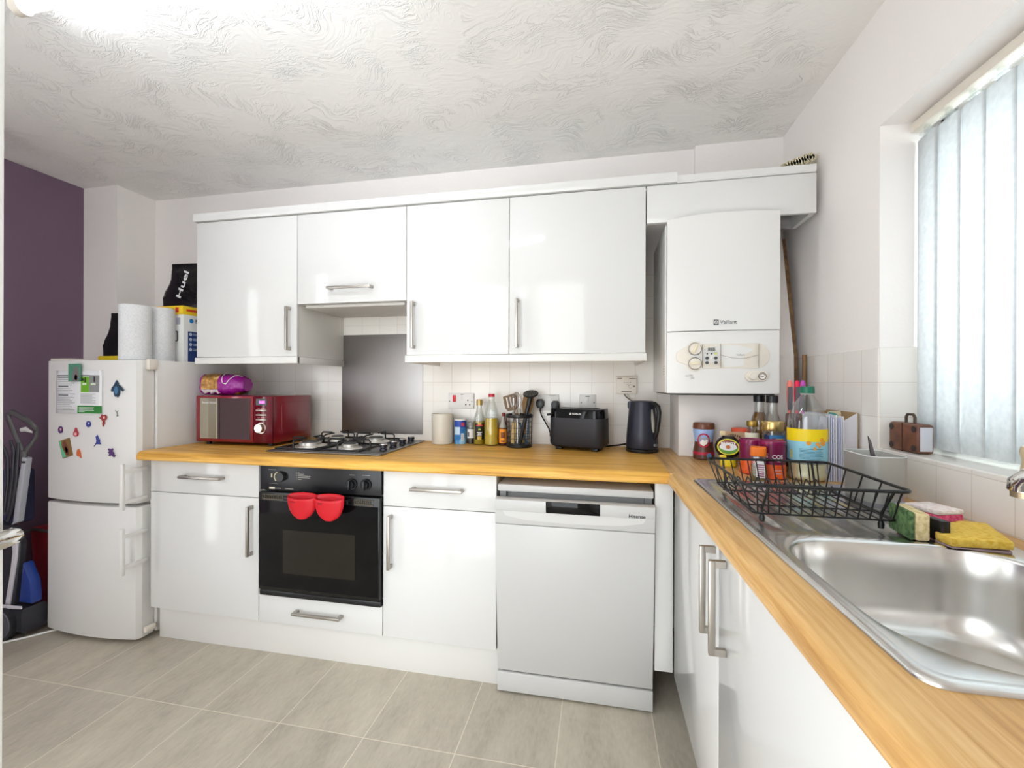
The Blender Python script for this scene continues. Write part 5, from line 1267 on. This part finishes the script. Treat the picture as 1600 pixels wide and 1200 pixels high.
part('aerator', B().cyl((2.7995, -1.368, 1.046), (2.7995, -1.368, 1.034), .0165, n=22), M('aerator', (190, 170, 140), .3, .8), tp)
part('lever', B().tube([(2.845, -1.545, 1.06), (2.847, -1.555, 1.095), (2.85, -1.62, 1.11)], [.014, .010, .007], 12), chrome, tp)
cr = B().lathe([(0, 0), (.018, 0), (.02, .004), (.017, .03), (.021, .05), (.018, .06), (.012, .062), (0, .062)], n=20)
solo('ceramic_pot', cr, M('pot_cream', (206, 184, 150), .4), 'small cream pot on the windowsill at the right edge of the photo', 'pot', (3.0, -1.137, WZ0 + .0065))
# ---------------------------------------------------------------- dish rack
dk = thing('dish_rack', 'black wire dish rack standing on the ribbed drainer', 'dish rack', (2.55, -1.07, .9155), room=True)
RX0, RX1, RY0, RY1 = 2.395, 2.712, -1.247, -.892; RZ = 1.008
def rr_(x0, x1, y0, y1, r, z): return [(p[0], p[1], z) for p in rrect(x1 - x0, y1 - y0, r, 5, (x0 + x1) / 2, (y0 + y1) / 2)]
part('rim', B().tube(rr_(RX0, RX1, RY0, RY1, .022, RZ), .0036, 8, True), black_metal, dk)
FX0_, FX1_, FY0_, FY1_ = 2.422, 2.70, -1.215, -.902; FZ = .940
wr = B()
wr.tube(rr_(FX0_, FX1_, FY0_, FY1_, .01, FZ), .0022, 6, True)
n = 12
for k in range(n + 1):
    q = k / n; xf = FX0_ + .008 + (FX1_ - FX0_ - .016) * q; xr_ = RX0 + .022 + (RX1 - RX0 - .044) * q
    wr.tube([(xr_, RY0, RZ), (xf, FY0_, FZ), (xf, FY1_, FZ), (xr_, RY1, RZ)], .0018, 6)
for k in range(5):
    q = k / 4; yf = FY0_ + .02 + (FY1_ - FY0_ - .04) * q; yr = RY0 + .03 + (RY1 - RY0 - .06) * q
    wr.tube([(RX0, yr, RZ), (FX0_, yf, FZ)], .0018, 6); wr.tube([(RX1, yr, RZ), (FX1_, yf, FZ)], .0018, 6)
for y in (-1.13, -.99): wr.tube([(FX0_, y, FZ - .003), (FX1_, y, FZ - .003)], .0022, 6)
part('wires', wr, black_metal, dk)
for y in (-.945, -1.03):
    z_ = B(); pts = []
    for i in range(97):
        q = i / 96; x = FX0_ + .012 + (FX1_ - FX0_ - .03) * q; tri = abs(((q * 10) % 1) - .5) * 2
        pts.append((x, y + .012 * (1 - tri), FZ + .001 + .026 * (1 - tri)))
    part('plate_holder', z_.tube(pts, .0019, 6), black_metal, dk)
for x, y in ((2.447, -1.19), (2.684, -1.19), (2.447, -.895), (2.684, -.895)):
    xr_ = RX0 + (RX1 - RX0) * (x - 2.4) / .32
    part('foot', B().tube([(x, y, .934), (x, y, .925), (x, y, .9155)], [.0035, .0062, .0055], 12).tube([(x, y, .93), (x, y, .945), (xr_, RY0 if y < -1 else RY1, RZ)], .003, 6), black_plastic, dk)
# cutlery caddy
cd = thing('cutlery_caddy', 'pale grey rounded cutlery caddy between the dish rack and the wall', 'caddy', (2.7955, -.958, .9125))
def cl(o, z): return [(p[0], p[1], z) for p in rrect(.094 - o, .145 - o, .032 - o / 2, 7)]
part('body', B().loft([cl(.012, 0), cl(.008, .004), cl(0, .13), cl(-.002, .1335), cl(.005, .1335), cl(.007, .13), cl(.016, .008)], True, True), M('caddy_grey', (172, 171, 165), .35, .2), cd)
part('rim', B().tube(cl(.001, .1335), .0016, 6, True), M('caddy_rim', (214, 216, 218), .3), cd)
part('base_band', B().loft([cl(.0075, .004), cl(.0065, .016), cl(.009, .016), cl(.01, .004)], False, False), M('band_grey', (130, 128, 132), .3), cd)
kn = thing('dinner_knife', 'steel knife standing in the grey cutlery caddy, its tip above the rim', 'knife', (2.806, -.975, .922))
km = Matrix.Rotation(R(-8), 4, 'X') @ Matrix.Rotation(R(-6), 4, 'Y') @ Matrix.Rotation(R(30), 4, 'Z')
part('blade', B().prism([(-.007, .07), (.007, .07), (.009, .12), (.004, .158), (-.004, .172), (-.008, .13)], 'y', -.0008, .0008).move(km), M('knife_steel', (110, 100, 104), .15, 1.0), kn)
part('handle', B().box(-.006, -.003, 0, .006, .003, .072, .002).move(km), M('knife_handle', (200, 180, 120), .3, .8), kn)
# sponges and bits
gsp = thing('scouring_sponge', 'cream sponge with a green scouring side standing on edge by the rack', 'sponge', (2.714, -1.226, .9155), R(-6))
part('foam', B().box(-.008, -.041, 0, .017, .041, .056, .005), noisy_mat('foam_cream', [(.35, (206, 184, 132)), (.6, (232, 214, 166))], 130, .9, .5), gsp)
part('scourer', B().box(-.017, -.041, .001, -.0085, .041, .057, .003), noisy_mat('scour_green', [(.35, (56, 84, 50)), (.65, (104, 134, 84))], 90, .9, .6), gsp)
solo('scrubber_block', B().box(-.009, -.02, 0, .009, .02, .042, .003), black_plastic, 'small black block wedged beside the green scouring sponge', 'scrubber', (2.752, -1.245, .9155), R(10))
psp = thing('scouring_sponge', 'pink sponge with a white top lying behind the yellow cloth', 'sponge', (2.828, -1.118, .9155), R(20))
part('foam', B().box(-.033, -.036, 0, .033, .036, .027, .004), noisy_mat('foam_pink', [(.35, (214, 60, 104)), (.65, (240, 110, 150))], 130, .9, .4), psp)
part('scourer', B().box(-.0335, -.0365, .0265, .0335, .0365, .037, .003), noisy_mat('scour_white', [(.35, (226, 206, 204)), (.65, (244, 236, 230))], 120, .9, .4), psp)
ysp = B()
P = [(2.757, -1.222), (2.74, -1.262), (2.743, -1.297), (2.834, -1.306), (2.86, -1.245), (2.896, -1.165), (2.84, -1.172)]
ysp.prism(P, 'z', .918, .934, .003)
for v in ysp.bm.verts: v.co.z += .004 * math.sin((v.co.x - 2.74) * 22)
solo('sponge_cloth', ysp, noisy_mat('sponge_yellow', [(.3, (214, 166, 50)), (.55, (232, 196, 86)), (.75, (238, 208, 110))], 110, .95, .6), 'large flat yellow sponge lying at the back edge of the sink', 'sponge', (2.81, -1.24, .918), room=True)
solo('under_cloth', B().prism([(x * .985 + .042, y * .985 - .017) for x, y in P], 'z', .9152, .9178), M('cloth_mauve', (176, 150, 150), .9), 'thin mauve cloth under the yellow sponge', 'cloth', (2.81, -1.24, .9152), room=True)
lid = B().lathe([(0, 0), (.021, 0), (.022, .003), (.019, .03), (.018, .03), (.018, .004), (0, .004)], n=28)
solo('plastic_cup', lid, M('milky_plastic', (214, 220, 230), .25, trans=.4), 'small milky plastic cup between the caddy and the pink sponge', 'cup', (2.80, -1.065, .9125))
solo('pink_lid', B().lathe([(0, 0), (.024, 0), (.025, .003), (.025, .012), (.023, .014), (0, .014)], n=28), M('lid_magenta', (226, 50, 130), .4), 'small magenta lid behind the milky plastic cup', 'lid', (2.842, -1.02, .9125))
# suitcase on the sill
su = thing('toy_suitcase', 'small brown leather toy suitcase standing on the windowsill', 'suitcase', (2.976, -.80, WZ0 + .0065), R(0))
lea = noisy_mat('suitcase_leather', [(.35, (92, 54, 38)), (.65, (122, 76, 54))], 30, .5, .15)
part('case', B().box(-.021, -.062, 0, .021, .062, .083, .008, 3), lea, su)
part('band', B().box(-.0225, -.0635, .001, .0225, .0635, .0845, .009, 3).box(-.0, 0, 0, .0, 0, 0) if 0 else B().box(-.0222, -.002, .0, -.0205, .002, .083), M('seam_dark', (70, 40, 30), .5), su)
for y in (-.047, .047):
    for z in (.0145, .0685): part('corner', B().prism(ell(y, z, .0095, .0095, 12) , 'x', -.0218, -.019), M('corner_dark', (50, 42, 42), .5), su)
part('side_strip', B().box(-.015, -.0632, .008, .015, -.0615, .075, .001), M('suitcase_lit_end', (196, 196, 204), .4), su)  # brown case's lit near end, the light painted on as a pale strip
part('handle', B().tube([(-.0, -.018, .08), (0, -.018, .1), (0, -.012, .108), (0, .012, .108), (0, .018, .1), (0, .018, .08)], .004, 8), M('strap_brown', (70, 54, 44), .5), su)
# ---------------------------------------------------------------- cleaning things beside the fridge
vc = thing('vacuum_cleaner', 'grey upright carpet cleaner standing beside the fridge', 'vacuum cleaner', (-.80, -.66, 0), room=True)
def VB(b):
    for v in b.bm.verts:
        z = v.co.z; v.co.x = min(-.597, .9642 * v.co.x + .0744); v.co.y = -.655 + (v.co.y + .6) * .55; v.co.z = .9642 * z + .0439 * min(1, max(0, z) / .3)
    return b
vg = M('vac_grey', (86, 84, 84), .35); vl = M('vac_light', (176, 178, 186), .3); vd = M('vac_dark', (50, 50, 56), .3)
part('handle', VB(B().tube([(-.885, -.60, 1.065), (-.86, -.60, 1.075), (-.76, -.60, 1.035), (-.69, -.60, .995), (-.675, -.60, .98), (-.69, -.60, .955), (-.775, -.60, .87), (-.785, -.60, .85), (-.80, -.60, .89), (-.885, -.60, 1.04)], .0145, 12, True).tube([(-.78, -.60, .88), (-.785, -.60, .83)], .022, 12)), vg, vc, smooth=60)
part('trigger', VB(B().tube([(-.80, -.60, .985), (-.77, -.60, .99), (-.725, -.60, .975)], [.01, .013, .004], 10)), M('trigger_white', (206, 206, 202), .4), vc)
part('stem', VB(B().prism([(-.77, .85), (-.745, .845), (-.80, .52), (-.845, .50), (-.83, .52), (-.81, .66)], 'y', -.625, -.575, .006)), vl, vc)
part('logo', VB(B().box(-.772, -.627, .82, -.748, -.624, .83)), ink, vc)
part('hose', VB(B().tube([(-.81, -.61, .92), (-.795, -.63, .84), (-.805, -.63, .72), (-.83, -.63, .6), (-.86, -.63, .52)], .011, 10).tube([(-.85, -.62, .93), (-.82, -.63, .88), (-.83, -.63, .74), (-.86, -.63, .56)], .010, 10).tube([(-.90, -.62, .9), (-.86, -.63, .84), (-.86, -.63, .72), (-.885, -.63, .56)], .010, 10)), vd, vc, smooth=60)
part('tank', VB(B().box(-.95, -.60, .5, -.83, -.46, .78, .02)), M('vac_navy', (66, 68, 96), .25), vc)
part('body', VB(B().prism([(-.97, .10), (-.80, .10), (-.775, .25), (-.755, .42), (-.80, .50), (-.97, .52)], 'y', -.66, -.59, .015)), vd, vc)
part('trim', VB(B().prism([(-.80, .5), (-.755, .43), (-.762, .35), (-.785, .24), (-.81, .12), (-.838, .12), (-.80, .28), (-.785, .38), (-.79, .43), (-.825, .48)], 'y', -.672, -.655, .003)), M('vac_white', (214, 210, 218), .3), vc)
part('clean_tank', VB(B().prism([(-.775, .145), (-.62, .145), (-.62, .19), (-.70, .24), (-.75, .32), (-.76, .25)], 'y', -.64, -.56, .01)), M('vac_blue', (36, 62, 136), .25), vc)
part('base', VB(B().prism([(-.97, .02), (-.62, .03), (-.61, .10), (-.62, .135), (-.80, .13), (-.97, .11)], 'y', -.70, -.52, .02)), vd, vc)
part('base_trim', VB(B().prism([(-.97, .10), (-.86, .128), (-.62, .138), (-.62, .15), (-.86, .146), (-.97, .12)], 'y', -.706, -.695, .002)), M('vac_white', (214, 210, 218)), vc)
wh = part('wheel', VB(B().cyl((-.795, -.732, .068), (-.795, -.695, .068), .068, n=32)), M('vac_tyre', (40, 40, 44), .4), vc)
part('hub', VB(B().cyl((-.795, -.738, .068), (-.795, -.731, .068), .052, .056, n=28)), M('vac_hub', (84, 84, 92), .3), wh)
bg = thing('red_bag', 'dark red bag standing behind the vacuum cleaner, half hidden by the fridge', 'bag', (-.80, -.43, 0), room=True)
L = []
for k in range(9):
    q = k / 8; w = .12 + .05 * q; z = .46 * q
    L.append([(-.80 + w * math.cos(2 * PI * i / 20) * 1.0, -.43 + .075 * math.sin(2 * PI * i / 20), z + (.03 * math.cos(2 * PI * i / 20) if k == 8 else 0)) for i in range(20)])
part('cloth', B().loft(L), M('bag_red', (150, 22, 34), .6, bump=(20, .3)), bg)
part('strap', B().tube([(-.95, -.50, .42), (-.85, -.512, .45), (-.75, -.512, .445), (-.65, -.50, .49)], .008, 8), M('strap_grey', (80, 74, 72), .6), bg)
# ---------------------------------------------------------------- light, world, camera
TUBE.node_tree.nodes['Principled BSDF'].inputs['Emission Strength'].default_value = 14.5
ld = bpy.data.lights.new('daylight', 'AREA'); ld.shape = 'RECTANGLE'; ld.size = 2.6; ld.size_y = 3.2; ld.energy = 44; ld.color = (.97, .985, 1.0)
lo = bpy.data.objects.new('daylight', ld); C.objects.link(lo); lo.location = (4.1, -1.33, 1.6); lo.rotation_euler = (0, R(90), 0)
wd = bpy.data.worlds.new('sky'); wd.use_nodes = True; bpy.context.scene.world = wd
bgn = wd.node_tree.nodes['Background']; bgn.inputs['Color'].default_value = (.92, .97, 1.0, 1); bgn.inputs['Strength'].default_value = 3.2
sc_ = bpy.context.scene
cam = bpy.data.cameras.new('camera'); co_ = bpy.data.objects.new('camera', cam); C.objects.link(co_)
cam.sensor_fit = 'HORIZONTAL'; cam.sensor_width = 36; cam.lens = 678.5592 / 1600 * 36; cam.clip_start = .02
yw, rl = R(-11.2531), R(.1796)
Rv = Vector((math.cos(yw), -math.sin(yw), 0)); Fv = Vector((math.sin(yw), math.cos(yw), 0)); Uv = Vector((0, 0, 1))
R2 = Rv * math.cos(rl) + Uv * math.sin(rl); U2 = -Rv * math.sin(rl) + Uv * math.cos(rl)
co_.matrix_world = Matrix(((R2.x, U2.x, -Fv.x, CAM.x), (R2.y, U2.y, -Fv.y, CAM.y), (R2.z, U2.z, -Fv.z, CAM.z), (0, 0, 0, 1)))
sc_.camera = co_
sc_.view_settings.view_transform = 'Standard'; sc_.view_settings.look = 'None'; sc_.view_settings.gamma = 1.0; sc_.view_settings.use_curve_mapping = False
sc_.view_settings.exposure = 0.88
sc_.cycles.max_bounces = 10; sc_.cycles.diffuse_bounces = 6; sc_.cycles.transparent_max_bounces = 24; sc_.cycles.use_denoising = True
sc_.cycles.caustics_reflective = False; sc_.cycles.caustics_refractive = False; sc_.cycles.sample_clamp_indirect = 6.0
for o in bpy.data.objects:
    for k in ('_abs', '_o'):
        if k in o.keys(): del o[k]
    if o.parent is not None:
        for k in ('category', 'group'):
            if k in o.keys(): del o[k]
